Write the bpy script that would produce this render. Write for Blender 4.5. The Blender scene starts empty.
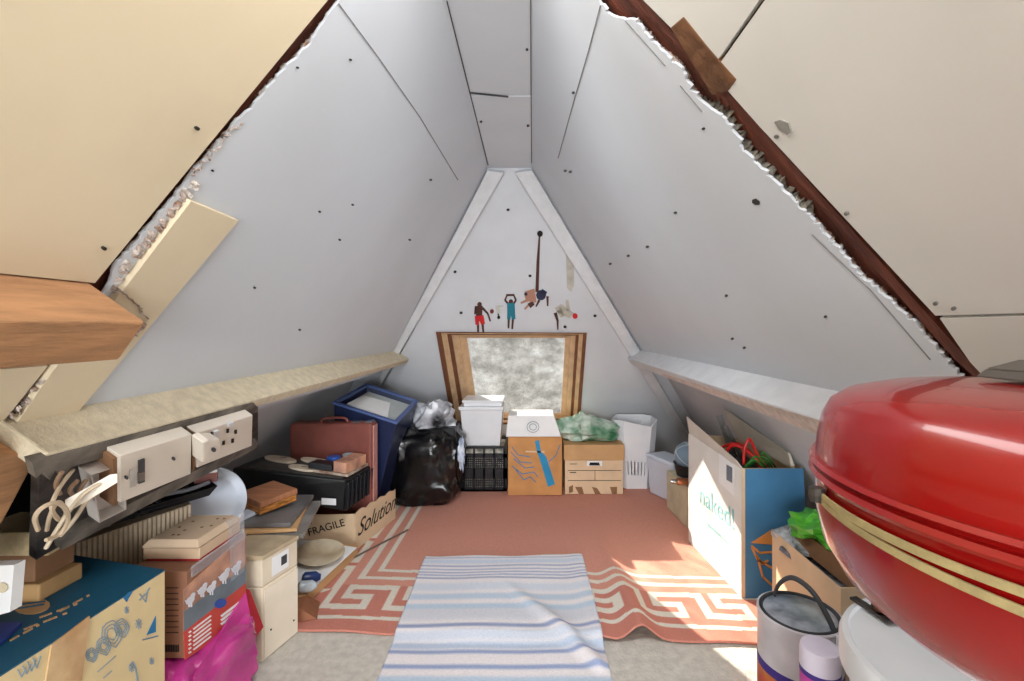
import bpy, math, random
from mathutils import Vector, Matrix, noise
random.seed(7)
C = bpy.context.scene
COL = C.collection
F, U0, V0, H = 470.0, 532.0, 327.0, 1.1
V = Vector

# ------------------------------------------------------------------ planes of the place (camera-height origin)
PLANES = {
 'L': ((-.8200, 0, .5722), .6484),      # left roof slope
 'R': ((.8029, 0, .5961), .4834),       # right roof slope
 'H': ((0, .8077, .5896), 2.4172),      # hip slope at the far end
 'C': ((0, 0, 1), .811),                # flat ridge
 'G': ((0, 0, -1), 1.1),                # floor
}
def PX(x): return ((1, 0, 0), x) if x > 0 else ((-1, 0, 0), -x)
def PY(y): return ((0, 1, 0), y)
def PZ(z): return ((0, 0, -1), 1.1 - z) if z < H else ((0, 0, 1), z - 1.1)
def hit(pl, u, v, off=0.0):
    n, d = PLANES[pl] if isinstance(pl, str) else pl
    n = V(n); r = V(((u-U0)/F, 1, -(v-V0)/F))
    p = r * ((d+off)/n.dot(r))
    return V((p.x, p.y, p.z+H))
def at(u, v, Y): return V(((u-U0)*Y/F, Y, H-(v-V0)*Y/F))
def sl(side, Y, z, off=0.0):            # point on a slope from its depth and height
    n, d = PLANES[side]; zz = z-H
    if side == 'H': return V((Y, (d+off-n[2]*zz)/n[1], z))   # here Y is X
    return V(((d+off-n[2]*zz)/n[0], Y, z))

# ------------------------------------------------------------------ materials
def lin(c):
    return tuple(((x/255)/12.92 if x/255 <= .04045 else ((x/255+.055)/1.055)**2.4) for x in c)
MATS = {}
def mat(name, c, rough=.65, var=.08, scale=9, bump=0.0, bscale=60, metal=0, coat=0, alpha=1, trans=0, stretch=None, c2=None, spec=.4, detail=5):
    if name in MATS: return MATS[name]
    m = bpy.data.materials.new(name); m.use_nodes = True
    nt = m.node_tree; b = nt.nodes['Principled BSDF']; N = nt.nodes.new; L = nt.links.new
    c = lin(c); k2 = lin(c2) if c2 else tuple(max(0, x*(1-var*2.2)) for x in c)
    tc = N('ShaderNodeTexCoord'); mp = N('ShaderNodeMapping'); L(tc.outputs['Object'], mp.inputs[0])
    if stretch: mp.inputs['Scale'].default_value = stretch
    no = N('ShaderNodeTexNoise'); no.inputs['Scale'].default_value = scale; no.inputs['Detail'].default_value = detail
    L(mp.outputs[0], no.inputs['Vector'])
    r = N('ShaderNodeValToRGB'); r.color_ramp.elements[0].position = .35; r.color_ramp.elements[1].position = .65
    r.color_ramp.elements[0].color = (*k2, 1); r.color_ramp.elements[1].color = (*c, 1)
    L(no.outputs['Fac'], r.inputs[0]); L(r.outputs[0], b.inputs['Base Color'])
    b.inputs['Roughness'].default_value = rough; b.inputs['Metallic'].default_value = metal
    b.inputs['Coat Weight'].default_value = coat; b.inputs['Specular IOR Level'].default_value = spec
    b.inputs['Alpha'].default_value = alpha; b.inputs['Transmission Weight'].default_value = trans
    if bump:
        n2 = N('ShaderNodeTexNoise'); n2.inputs['Scale'].default_value = bscale; n2.inputs['Detail'].default_value = 6
        L(mp.outputs[0], n2.inputs['Vector'])
        bp = N('ShaderNodeBump'); bp.inputs['Strength'].default_value = bump; bp.inputs['Distance'].default_value = .01
        L(n2.outputs['Fac'], bp.inputs['Height']); L(bp.outputs[0], b.inputs['Normal'])
    MATS[name] = m; return m
def vmat(name, rough=.9, bump=.3, bscale=300, var=.25, vscale=90):
    m = bpy.data.materials.new(name); m.use_nodes = True
    nt = m.node_tree; b = nt.nodes['Principled BSDF']; N = nt.nodes.new; L = nt.links.new
    a = N('ShaderNodeVertexColor'); a.layer_name = 'pattern'
    tc = N('ShaderNodeTexCoord'); no = N('ShaderNodeTexNoise'); no.inputs['Scale'].default_value = vscale; no.inputs['Detail'].default_value = 4
    mp = N('ShaderNodeMapping'); mp.inputs['Scale'].default_value = (1, 2.2, 1); L(tc.outputs['Object'], mp.inputs[0]); L(mp.outputs[0], no.inputs['Vector'])
    mr = N('ShaderNodeMapRange'); mr.inputs[1].default_value = .3; mr.inputs[2].default_value = .7; mr.inputs[3].default_value = 1-var; mr.inputs[4].default_value = 1.05
    L(no.outputs['Fac'], mr.inputs[0])
    mx = N('ShaderNodeMix'); mx.data_type = 'RGBA'; mx.blend_type = 'MULTIPLY'; mx.inputs[0].default_value = 1
    L(a.outputs[0], mx.inputs[6]); L(mr.outputs[0], mx.inputs[7]); L(mx.outputs[2], b.inputs['Base Color'])
    b.inputs['Roughness'].default_value = rough; b.inputs['Specular IOR Level'].default_value = .1
    n2 = N('ShaderNodeTexNoise'); n2.inputs['Scale'].default_value = bscale; L(mp.outputs[0], n2.inputs['Vector'])
    bp = N('ShaderNodeBump'); bp.inputs['Strength'].default_value = bump; bp.inputs['Distance'].default_value = .004
    L(n2.outputs['Fac'], bp.inputs['Height']); L(bp.outputs[0], b.inputs['Normal'])
    return m
white = mat('white_board', (214, 219, 226), .6, .02, 3, .05, 14)
white_low = mat('white_board_low', (212, 215, 220), .6, .04, 3, .08, 14)
whitebeam = mat('white_beam', (216, 217, 220), .6, .05, 14, .2, 40)
cream = mat('cream_board', (228, 212, 182), .8, .02, 5, .03, 60)
cream_r = mat('pale_board', (216, 214, 208), .8, .02, 5, .03, 60)
plaster = mat('plaster_crumb', (222, 214, 206), .9, .3, 45, .9, 120, c2=(150, 112, 92))
brownw = mat('brown_rafter', (116, 60, 42), .7, .28, 7, .6, 30, stretch=(1, 4, 1))
dkbrown = mat('dark_rafter', (70, 42, 28), .8, .3, 7, .5, 30)
orangew = mat('orange_timber', (196, 146, 104), .85, .14, 10, .5, 40, stretch=(5, .8, 5))
purlinm = mat('cream_purlin', (220, 206, 178), .85, .08, 40, .35, 160)
purlinr = mat('pink_sawn', (222, 204, 194), .85, .12, 40, .35, 160)
voidm = mat('void_shade', (12, 12, 12), .95, .1, 9, spec=.05)  # near-black colour standing in for the shade of the left void
screwm = mat('dark_screw', (44, 42, 40), .5)
floorm = mat('floor_board', (210, 204, 194), .85, .09, 34, .35, 120, detail=9)
cardb = mat('cardboard', (203, 160, 112), .8, .06, 10, .08, 60)
cardl = mat('cardboard_light', (222, 194, 160), .8, .05, 10, .08, 60)
cardo = mat('cardboard_orange', (204, 148, 92), .8, .08, 10, .08, 60)
cardd = mat('cardboard_dark', (142, 104, 74), .8, .08, 10)
beige = mat('beige_board', (226, 211, 188), .6, .05, 12)
whitep = mat('white_plastic', (232, 234, 238), .35, .03, 6)
bluewp = mat('bluish_plastic', (214, 222, 236), .3, .03, 6)
socketm = mat('socket_plastic', (238, 228, 214), .35, .02, 6)
paper = mat('white_paper', (236, 236, 236), .7, .03, 9)
blackp = mat('black_plastic', (22, 24, 30), .4, .1, 8)
blackbag = mat('black_bag', (13, 13, 15), .22, .1, 8, .25, 18, spec=.55)
darkm = mat('dark_metal', (78, 72, 68), .5, .3, 20, .2, 40, metal=.3)
ink = mat('black_ink', (34, 30, 28), .8)
inkg = mat('grey_ink', (140, 150, 160), .8)
teal = mat('teal_print', (30, 92, 122), .6, .06, 9)
bluep = mat('blue_print', (70, 128, 172), .6, .06, 9)
blued = mat('bottle_blue', (38, 142, 190), .6, .05, 9)
navy = mat('navy_plastic', (32, 42, 76), .35, .08, 8)
redp = mat('red_enamel', (150, 12, 12), .25, .08, 5, .0, 30, coat=.5, c2=(138,14,12))
maroon = mat('maroon_leather', (132, 72, 62), .5, .06, 20, .1, 200)
brass = mat('strap_webbing', (172, 154, 108), .8, .12, 60, .15, 500)
copper = mat('copper', (186, 122, 88), .35, .15, 12, metal=.8)
bronze = mat('bronze', (96, 70, 52), .4, .2, 12, metal=.7)
silver = mat('silver', (190, 192, 196), .25, .15, 9, metal=.9)
greyd = mat('dark_grey_paint', (70, 72, 76), .5, .2, 10)
chess = mat('pine_lid', (182, 122, 86), .5, .15, 10, stretch=(1, 8, 1))
pine = mat('pine_pale', (232, 206, 160), .6, .08, 10, stretch=(8, 1, 8))
tanw = mat('window_tan', (208, 172, 134), .55, .10, 8, stretch=(3, 3, 1))
brw = mat('window_brown', (124, 78, 54), .55, .12, 14)
green = mat('green_plastic', (96, 196, 60), .3, .1, 8)
dkgreen = mat('green_bag', (70, 128, 92), .3, .35, 9, .4, 20, c2=(210, 222, 210))
redc = mat('red_cable', (214, 36, 30), .4)
pinkp = mat('pink_film', (236, 70, 172), .15, .2, 7, .3, 12, coat=.5, alpha=.8)
clear = mat('clear_film', (230, 232, 240), .08, .02, 7, alpha=.25)
cablec = mat('cream_cable', (206, 184, 156), .5)
orange = mat('orange_print', (222, 150, 78), .7)
redprint = mat('red_print', (206, 74, 62), .6)
peach = mat('peach_print', (214, 160, 130), .6, .2, 12, c2=(150, 110, 96))
slate = mat('slate_print', (116, 128, 138), .6, .1, 12)
skin = mat('skin_print', (190, 140, 120), .7)
skind = mat('dark_skin_print', (84, 52, 44), .7)
tealk = mat('teal_kit', (40, 130, 150), .7)
redk = mat('red_kit', (214, 44, 44), .7)
navyk = mat('navy_kit', (50, 56, 84), .7)
ballg = mat('blue_grey_rubber', (128, 152, 172), .5, .05, 10)
purple = mat('purple_print', (70, 50, 140), .6)
magenta = mat('magenta_print', (206, 70, 170), .5)
redflap = mat('red_card', (186, 40, 50), .6)

# ------------------------------------------------------------------ mesh builder
class MB:
    def __init__(s): s.v = []; s.f = []; s.m = []; s.mi = 0
    def add(s, vs, fs):
        k = len(s.v); s.v += [V(p) for p in vs]
        for f in fs: s.f.append([i+k for i in f]); s.m.append(s.mi)
        return s
    def hexa(s, b, t):
        return s.add(list(b)+list(t), [(3,2,1,0),(4,5,6,7),(0,1,5,4),(1,2,6,5),(2,3,7,6),(3,0,4,7)])
    def box(s, x0, x1, y0, y1, z0, z1):
        return s.hexa([(x0,y0,z0),(x1,y0,z0),(x1,y1,z0),(x0,y1,z0)], [(x0,y0,z1),(x1,y0,z1),(x1,y1,z1),(x0,y1,z1)])
    def rbox(s, c, sz, rz=0, rx=0, ry=0):
        M = Matrix.Rotation(rz, 3, 'Z') @ Matrix.Rotation(rx, 3, 'X') @ Matrix.Rotation(ry, 3, 'Y')
        q = [V(c) + M @ V((a*sz[0]/2, b*sz[1]/2, k*sz[2])) for k in (0, 1) for a, b in ((-1,-1),(1,-1),(1,1),(-1,1))]
        return s.hexa(q[:4], q[4:])
    def prism(s, poly, ext):
        n = len(poly); e = V(ext); P = [V(p) for p in poly]
        return s.add(P+[p+e for p in P], [tuple(range(n)), tuple(range(2*n-1, n-1, -1))]+[(i, i+n, (i+1)%n+n, (i+1)%n) for i in range(n)])
    def slab(s, pl, poly, o0=-.0015, o1=0.0):
        n, d = PLANES[pl] if isinstance(pl, str) else pl
        return s.prism([hit(pl, u, v, o0) for u, v in poly], V(n)*(o1-o0))
    def stroke(s, pl, pts, w=1.0, o0=-.0015, closed=False):
        pts = list(pts)+([pts[0]] if closed else [])
        for (a, b), (c, d) in zip(pts, pts[1:]):
            L = math.hypot(c-a, d-b) or 1; nx, ny = -(d-b)/L*w/2, (c-a)/L*w/2
            ex, ey = (c-a)/L*w*.3, (d-b)/L*w*.3
            s.slab(pl, [(a-ex+nx, b-ey+ny), (c+ex+nx, d+ey+ny), (c+ex-nx, d+ey-ny), (a-ex-nx, b-ey-ny)], o0, -.0001)
        return s
    def openbox(s, b, t, th=.006, bt=.006):
        b = [V(p) for p in b]; t = [V(p) for p in t]; cb = sum(b, V())/4; ct = sum(t, V())/4
        def ins(q, c): return [p+(c-p).normalized()*th*1.4 for p in q]
        ib = [p+V((0,0,bt)) for p in ins(b, cb)]; it = ins(t, ct)
        vs = b+t+ib+it
        fs = [(3,2,1,0)]
        for i in range(4):
            j = (i+1) % 4
            fs += [(i,j,4+j,4+i), (4+i,4+j,12+j,12+i), (12+i,12+j,8+j,8+i)]
        fs.append((8,9,10,11))
        return s.add(vs, fs)
    def lathe(s, prof, c, n=40, axis=None, xs=1.0, ys=1.0):
        c = V(c); M = (V((0,0,1)).rotation_difference(V(axis)).to_matrix() if axis is not None else Matrix.Identity(3))
        k = len(prof); vs = []
        for r, z in prof:
            for i in range(n):
                a = 2*math.pi*i/n; vs.append(c + M @ V((r*math.cos(a)*xs, r*math.sin(a)*ys, z)))
        fs = [(j*n+i, j*n+(i+1)%n, (j+1)*n+(i+1)%n, (j+1)*n+i) for j in range(k-1) for i in range(n)]
        fs += [tuple(range(n-1, -1, -1)), tuple((k-1)*n+i for i in range(n))]
        return s.add(vs, fs)
    def blob(s, c, r, amp=.1, fr=2.0, p=2.0, seed=0, nu=48, nv=30, base=None, fold=0.0):
        c = V(c); vs = []
        sg = lambda x, e: math.copysign(abs(x)**e, x)
        for j in range(nv+1):
            ph = -math.pi/2+math.pi*j/nv
            for i in range(nu):
                a = 2*math.pi*i/nu; e = 2/p
                d = V((sg(math.cos(ph), e)*sg(math.cos(a), e), sg(math.cos(ph), e)*sg(math.sin(a), e), sg(math.sin(ph), e)))
                q = d*fr+V((seed, seed*1.7, 0))
                k = 1+amp*noise.noise(q)+amp*.6*(abs(noise.noise(q*2.3))-.25)*2
                if fold: k += fold*(1-abs(noise.noise(V((q.x*2.6+q.z*.9, q.y*2.6-q.z*.7, q.z*1.1))))*4)
                w = c+V((d.x*r[0]*k, d.y*r[1]*k, d.z*r[2]*k))
                if base is not None: w.z = max(w.z, base)
                vs.append(w)
        fs = [(j*nu+i, j*nu+(i+1)%nu, (j+1)*nu+(i+1)%nu, (j+1)*nu+i) for j in range(nv) for i in range(nu)]
        return s.add(vs, fs)
    def tube(s, pts, r, n=8, flat=1.0):
        pts = [V(p) for p in pts]
        if len(pts) > 2:                                    # catmull-rom
            q = [pts[0]]+pts+[pts[-1]]; o = []
            for i in range(1, len(q)-2):
                for k in range(6):
                    t = k/6; a, b, c, d = q[i-1], q[i], q[i+1], q[i+2]
                    o.append(.5*((2*b)+(c-a)*t+(2*a-5*b+4*c-d)*t*t+(3*b-a-3*c+d)*t**3))
            pts = o+[pts[-1]]
        vs = []; up = V((0,0,1)); ref = None
        for i, p in enumerate(pts):
            t = (pts[min(i+1, len(pts)-1)]-pts[max(i-1, 0)]).normalized()
            if ref is None: ref = t.cross(up if abs(t.z) < .9 else V((1,0,0))).normalized()
            ref = (ref-t*ref.dot(t)).normalized(); b = t.cross(ref)
            for k in range(n):
                a = 2*math.pi*k/n; vs.append(p+ref*math.cos(a)*r+b*math.sin(a)*r*flat)
        m = len(pts)
        fs = [(j*n+i, j*n+(i+1)%n, (j+1)*n+(i+1)%n, (j+1)*n+i) for j in range(m-1) for i in range(n)]
        fs += [tuple(range(n-1,-1,-1)), tuple((m-1)*n+i for i in range(n))]
        return s.add(vs, fs)
ROOT = {}
def obj(name, mb, mats, parent=None, bevel=0, smooth=False, **kw):
    mats = mats if isinstance(mats, (list, tuple)) else [mats]
    if parent: org = ROOT[parent.name]
    else:
        zs = [p.z for p in mb.v]; org = V((sum(p.x for p in mb.v)/len(mb.v), sum(p.y for p in mb.v)/len(mb.v), min(zs)))
    me = bpy.data.meshes.new(name); me.from_pydata([tuple(p-org) for p in mb.v], [], mb.f)
    for m in mats: me.materials.append(m)
    if len(mats) > 1:
        for p, i in zip(me.polygons, mb.m): p.material_index = i
    import bmesh
    bm = bmesh.new(); bm.from_mesh(me); bmesh.ops.recalc_face_normals(bm, faces=bm.faces); bm.to_mesh(me); bm.free()
    if smooth: me.shade_smooth()
    o = bpy.data.objects.new(name, me); COL.objects.link(o)
    if parent: o.parent = parent
    else: o.location = org
    ROOT[o.name] = org
    if bevel:
        b = o.modifiers.new('bevel', 'BEVEL'); b.width = bevel; b.segments = 2; b.limit_method = 'ANGLE'; b.angle_limit = .7
    if smooth:
        try: me.set_sharp_from_angle(angle=.7)
        except Exception: pass
    for k, x in kw.items(): o[k] = x
    return o
def struct(name, mb, m, parent=None, **k):
    o = obj(name, mb, m, parent, **k)
    if not parent: o['kind'] = 'structure'
    return o
def tag(o, label, cat, group=None):
    o['label'] = label; o['category'] = cat
    if group: o['group'] = group
    return o
def thing(name, label, cat, loc, group=None):
    o = bpy.data.objects.new(name, None); COL.objects.link(o); o.location = V(loc); ROOT[o.name] = V(loc); o.empty_display_size = .05
    return tag(o, label, cat, group)
def text(parent, s, org, xd, yd, size, m, name='printed_lettering', shear=0, align='CENTER'):
    cu = bpy.data.curves.new(name, 'FONT'); cu.body = s; cu.size = size; cu.extrude = .0004; cu.shear = shear; cu.align_x = align; cu.align_y = 'CENTER'
    tmp = bpy.data.objects.new('tmp', cu); COL.objects.link(tmp); me = bpy.data.meshes.new_from_object(tmp.evaluated_get(bpy.context.evaluated_depsgraph_get()))
    bpy.data.objects.remove(tmp); me.materials.clear(); me.materials.append(m); o = bpy.data.objects.new(name, me); COL.objects.link(o); o.parent = parent
    xd = V(xd).normalized(); yd = V(yd); yd = (yd-xd*yd.dot(xd)).normalized(); zd = xd.cross(yd)
    M = Matrix((xd, yd, zd)).transposed().to_4x4(); M.translation = V(org)-ROOT[parent.name]
    o.matrix_basis = M; ROOT[o.name] = ROOT[parent.name]; return o
def ptext(parent, s, pl, p0, p1, size, m, **k):     # text on a plane running from one picture point towards another
    n, d = PLANES[pl] if isinstance(pl, str) else pl
    a = hit(pl, *p0, -.002); b = hit(pl, *p1, -.002); x = (b-a).normalized()
    y = V(n).cross(x) * (1 if V(n).cross(x).z >= 0 or abs(V(n).cross(x).z) < .01 else -1)
    z = x.cross(y)
    if z.dot(V(n)) > 0: y = -y if abs(x.z) > .95 else y
    return text(parent, s, (a+b)/2, x, y, size, m, **k)

# ------------------------------------------------------------------ camera
cam = bpy.data.cameras.new('camera'); co = bpy.data.objects.new('camera', cam); COL.objects.link(co); C.camera = co
co.location = (0, 0, H); co.rotation_euler = (math.pi/2, 0, 0)
cam.sensor_width = 36; cam.lens = 36*F/1024; cam.clip_start = .02
cam.shift_x = -(U0-512)/1024; cam.shift_y = -(340.5-V0)/1024
# ------------------------------------------------------------------ light
w = bpy.data.worlds.new('world'); C.world = w; w.use_nodes = True
w.node_tree.nodes['Background'].inputs[0].default_value = (.93, .96, 1, 1); w.node_tree.nodes['Background'].inputs[1].default_value = 1.7
def light(name, kind, loc, aim, energy, color, **k):
    l = bpy.data.lights.new(name, kind); o = bpy.data.objects.new(name, l); COL.objects.link(o); o.location = loc
    o.rotation_euler = (V(aim)-V(loc)).to_track_quat('-Z', 'Y').to_euler(); l.energy = energy; l.color = color
    for a, b in k.items(): setattr(l, a, b)
light('sun', 'SUN', (-2, 6, 4), (-2+.66, 5, 3.4), 44, (1, .95, .86), angle=.009)
light('rear_fill', 'AREA', (0, -2.7, 1.0), (0, 3, .8), 95, (.93, .97, 1), shape='RECTANGLE', size=1.7, size_y=1.2)  # added soft fill from behind the camera, no real opening modelled
light('ridge_fill', 'AREA', (-.11, .6, 1.84), (-.11, 1.0, 0), 7, (1, .985, .96), shape='RECTANGLE', size=.28, size_y=.9)  # added fill below the ridge, out of view, to even out the light
light('far_fill_spot', 'SPOT', (-.11, .95, 1.84), (0, 2.6, .0), 42, (.92, .965, 1), spot_size=1.75, spot_blend=1, shadow_soft_size=.14)  # added fill aimed at the dim far end, no fitting there
C.view_settings.view_transform = 'Standard'; C.view_settings.look = 'None'; C.view_settings.exposure = .25; C.view_settings.gamma = 1
C.view_settings.use_curve_mapping = False

# ------------------------------------------------------------------ room shell
def ragged(pts, amp=2.2, step=5):
    o = []
    for (a, b), (c, d) in zip(pts, pts[1:]):
        L = math.hypot(c-a, d-b); n = max(1, int(L/step))
        for i in range(n):
            t = i/n; o.append((a+(c-a)*t+random.uniform(-amp, amp), b+(d-b)*t+random.uniform(-amp, amp)*.6))
    return o+[pts[-1]]
mb = MB(); mb.box(-1.75, 1.65, -3.0, 3.95, -.03, 0); struct('floor', mb, floorm)
# hip slope with the opening of the roof window
WO = [(437,332),(586,333),(579,424),(453,424)]
mb = MB(); n, d = PLANES['H']; h4 = [hit('H', *p) for p in WO]
o4 = [sl('H', -1.8, 2.0), sl('H', 1.8, 2.0), sl('H', 1.8, -.03), sl('H', -1.8, -.03)]
for i in range(4):
    j = (i+1) % 4; mb.prism([o4[i], o4[j], h4[j], h4[i]], V(n)*.014)
wb = struct('wall_back', mb, white_low)
# left and right slopes
zr = H+.811
Lrag = ragged([(108,288),(116,266),(142,235),(168,205),(190,176),(220,141),(238,121),(253,108),(264,92),(282,73),(317,35),(339,2),(420,-92)], 1.8, 5)
Rrag = ragged([(990,408),(951,366),(915,323),(864,279),(809,215),(770,178),(742,148),(740,140),(724,117),(701,102),(693,92),(681,68),(657,47),(635,21),(611,17),(600,0),(532,-68)], 2.4, 3.2)
def cross(pa, pb, z, oa=0, ob=0):     # where a wing slope and the hip meet at height z
    na, da = PLANES[pa]; nb, db = PLANES[pb]; zz = z-H
    return V(((da+oa-na[2]*zz)/na[0], (db+ob-nb[2]*zz)/nb[1], z))
mb = MB(); P = [cross('L','H',zr), cross('L','H',.8)]+[sl('L', 1.3, .8), sl('L', .86, .925)]+[hit('L', *p) for p in [(49,372)]+Lrag]
mb.prism(P, V(PLANES['L'][0])*.005); wl = struct('wall_left', mb, white)
mb = MB(); P = [cross('R','H',zr), cross('R','H',.8)]+[sl('R', .55, .8)]+[hit('R', *p) for p in Rrag]
mb.prism(P, V(PLANES['R'][0])*.005); wr = struct('wall_right', mb, white)
mb = MB(); mb.prism([cross('L','H',.98,.15), cross('L','H',-.03,.15), sl('L', 1.5, -.03, .15), sl('L', 1.5, .98, .15)], V(PLANES['L'][0])*.013); struct('wall_left_low', mb, white_low)
mb = MB(); mb.prism([cross('R','H',.95,.06), cross('R','H',-.03,.06), sl('R', -2.9, -.03, .06), sl('R', -2.9, .95, .06)], V(PLANES['R'][0])*.013); struct('wall_right_low', mb, white_low)
mb = MB(); mb.prism([sl('L', 1.5, .98, .15), sl('L', 1.5, -.03, .15), sl('L', -2.9, -.03, .15), sl('L', -2.9, .98, .15)], V(PLANES['L'][0])*.013); struct('wall_left_void', mb, voidm)  # black panel painted as the darkness of the open void
for sd, nm in (('L','left'), ('R','right')):                 # outer shell added behind the boards to keep sky light out of the gaps
    mb = MB(); mb.prism([cross(sd,'H',2.1,.19), cross(sd,'H',-.03,.19,.1), sl(sd, -3.0, -.03, .19), sl(sd, -3.0, 2.1, .19)], V(PLANES[sd][0])*.02); struct('roof_'+nm, mb, dkbrown)
# flat ridge of three boards
cx = [sl('L', 1, zr).x, sl('R', 1, zr).x]
yh = cross('L','H',zr).y; yj = .811*F/231
mb = MB(); mb.box(cx[0], cx[1], yj+.003, yh, zr, zr+.02); mb.box(cx[0], cx[1], -2.9, yj, zr+.002, zr+.02); mb.box(-.5, .3, -3.0, 3.0, zr+.03, zr+.05)
ce = struct('ceiling', mb, white)
# near unpainted boards
Lc = [(95,281),(328,0),(404,-92)]
mb = MB(); mb.prism([sl('L', -2.9, H+.078, -.004), hit('L',95,283,-.004), hit('L',328,0,-.004), hit('L',404,-92,-.004), sl('L', -2.9, zr, -.004)], V(PLANES['L'][0])*.013)
lf = struct('wall_left_front', mb, cream)
mb = MB(); mb.prism([sl('L', -2.9, H-.02, -.004), hit('L',48,366,-.004), hit('L',-5,432,-.004), sl('L', .3, H-.2, -.004), sl('L', -2.9, H-.2, -.004)], V(PLANES['L'][0])*.013)
struct('wall_left_front_low', mb, cream)
Rc = [(985,378),(970,362),(760,127),(727,90),(734,81),(718,62),(683,18),(680,24),(674,31),(643,0),(566,-86)]
jA, jB = hit('R', 941, 317), hit('R', 721, 61)
mb = MB(); pr = [hit('R', *p, -.004) for p in Rc]
e = V(PLANES['R'][0])*.013
def onray(z, Y): return sl('R', Y, z, -.004)
mb.prism([onray(jA.z-.002, -2.9), onray(jA.z-.002, jA.y-.002), pr[1], pr[0], onray(.95, .6), onray(.95, -2.9)], e)
mb.prism([onray(jB.z-.004, -2.9), onray(jB.z-.004, jB.y-.004)]+[pr[k] for k in (4,3,2)]+[onray(jA.z+.002, jA.y+.002), onray(jA.z+.002, -2.9)], e)
mb.prism([onray(zr, -2.9)]+[pr[k] for k in (10,9,8,7,6)]+[onray(jB.z+.001, jB.y), onray(jB.z+.001, -2.9)], e)
rf = struct('wall_right_front', mb, cream_r)
# rafters seen in the torn gap
k_ = 0
def trim(mb, m, **k):
    global k_; k_ += 1; return struct('trim_%d' % k_, mb, m, **k)
for sd, yy, m in (('L', (.60,1.02), brownw), ('R', (.40,1.1), brownw)):
    n = V(PLANES[sd][0]); mb = MB()
    P = [sl(sd, yy[0], zr, .016), sl(sd, yy[1]-.02, zr, .016), sl(sd, yy[1], .86, .016), sl(sd, yy[0], .86, .016)]
    mb.prism(P, n*.1); trim(mb, m)
mb = MB(); mb.slab('R', [(670,28),(683,17),(706,46),(720,62),(736,80),(727,92),(712,96)], -.0055, .012)      # splintered board over the rafter
trim(mb, mat('torn_timber', (126, 84, 52), .8, .3, 9, .6, 40), bevel=.002)
mb = MB(); mb.slab('R', [(560,-92),(643,0),(760,127),(970,362),(985,378),(978,380),(955,360),(748,124),(672,40),(630,0),(548,-92)], .001, .014); trim(mb, brownw)
# crumbling plaster along the torn edges
def crumb(sd, pts, wmin, wmax, sign, off):
    mb = MB(); q = ragged(pts, 1.4, 3.5); n = V(PLANES[sd][0])
    for i, ((a, b), (c, d)) in enumerate(zip(q, q[1:])):
        L = math.hypot(c-a, d-b) or 1; nx, ny = -(d-b)/L*sign, (c-a)/L*sign
        w0, w1 = random.uniform(wmin, wmax), random.uniform(wmin, wmax)
        P = [hit(sd, a, b, .003), hit(sd, c, d, .003), hit(sd, c+nx*w1, d+ny*w1, off), hit(sd, a+nx*w0, b+ny*w0, off)]
        mb.prism(P, n*.006)
    return mb
trim(crumb('L', [(108,288),(116,266),(142,235),(168,205),(190,176)], 9, 15, 1, -.006), plaster)
trim(crumb('L', [(190,176),(220,141),(238,121)], 0, 6, 1, -.003), plaster)
trim(crumb('L', [(238,123),(253,108),(264,92),(282,73),(317,35),(339,2)], 0, 3, -1, .013), plaster)
trim(crumb('R', [(951,366),(915,323),(864,279),(809,215)], 0, 4, 1, .013), plaster)
trim(crumb('R', [(809,215),(770,178),(742,148),(724,117),(701,102)], 2, 12, 1, .013), mat('grey_plaster', (158,152,140), .9, .3, 60, .9, 120))
trim(crumb('R', [(701,102),(693,92),(681,68),(657,47),(635,21)], 1, 4, 1, .013), plaster)
# cover plank along the left break
mb = MB(); mb.slab('L', [(191,201),(239,221),(72,420),(12,430),(52,372),(122,292)], -.012, 0); pk = trim(mb, cream, bevel=.001)
trim(crumb('L', [(47,368),(26,395),(0,428)], 3, 9, -1, -.012), plaster)
trim(crumb('L', [(112,290),(130,300),(146,321)], 2, 5, -1, -.024), plaster)
trim(crumb('L', [(150,326),(140,335),(112,362)], 2, 6, 1, -.024), plaster)
# purlins
def purlin(sd, za, dep, wid, y0, y1, m, mi=None):
    n = V(PLANES[sd][0]); s = V((n.z*(-1 if n.x < 0 else 1), 0, -abs(n.x)))
    w0 = sl(sd, y0, za); a = w0-n*dep; b = a+s*wid; c = w0+s*wid
    mb = MB(); L = V((0, y1-y0, 0))
    mb.prism([w0+n*.01, a, b, c+n*.01], L); return trim(mb, m, bevel=.004)
purlin('L', H-.158, .100, .035, .795, 3.13, purlinm)
purlin('R', H-.150, .095, .06, -.5, 3.15, [whitebeam])
mb = MB(); mb.prism([sl('R', 1.0, H-.205, -.0965), sl('R', 1.0, H-.252, -.0965), sl('R', 2.4, H-.245, -.0965), sl('R', 2.4, H-.238, -.0965)], V(PLANES['R'][0])*.001); trim(mb, purlinr)
tb = purlin('L', H+.074, .1145, .078, -1.4, .785, orangew)
mb = MB(); mb.prism([sl('L', .69, H-.19, -.06), sl('L', .835, H-.225, -.06), sl('L', .885, .60, -.06), sl('L', .74, .60, -.06)], V(PLANES['L'][0])*.08); trim(mb, orangew, bevel=.004)
# hip rafters, painted white
def rafter(sd, outer, inner, dep=.035, zlow=.0):
    n = V(PLANES['H'][0]); mb = MB()
    a0, a1 = cross(sd, 'H', zr), cross(sd, 'H', zlow)
    i0, i1 = hit('H', *inner[0], -dep), hit('H', *inner[1], -dep)
    mb.hexa([a1, a1-n*dep, i1, i1+n*dep], [a0, a0-n*dep, i0, i0+n*dep]); return trim(mb, whitebeam, bevel=.003)
rafter('L', None, [(504,173),(326,480)], .04); rafter('R', None, [(515,173),(719,496)], .04)
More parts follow.
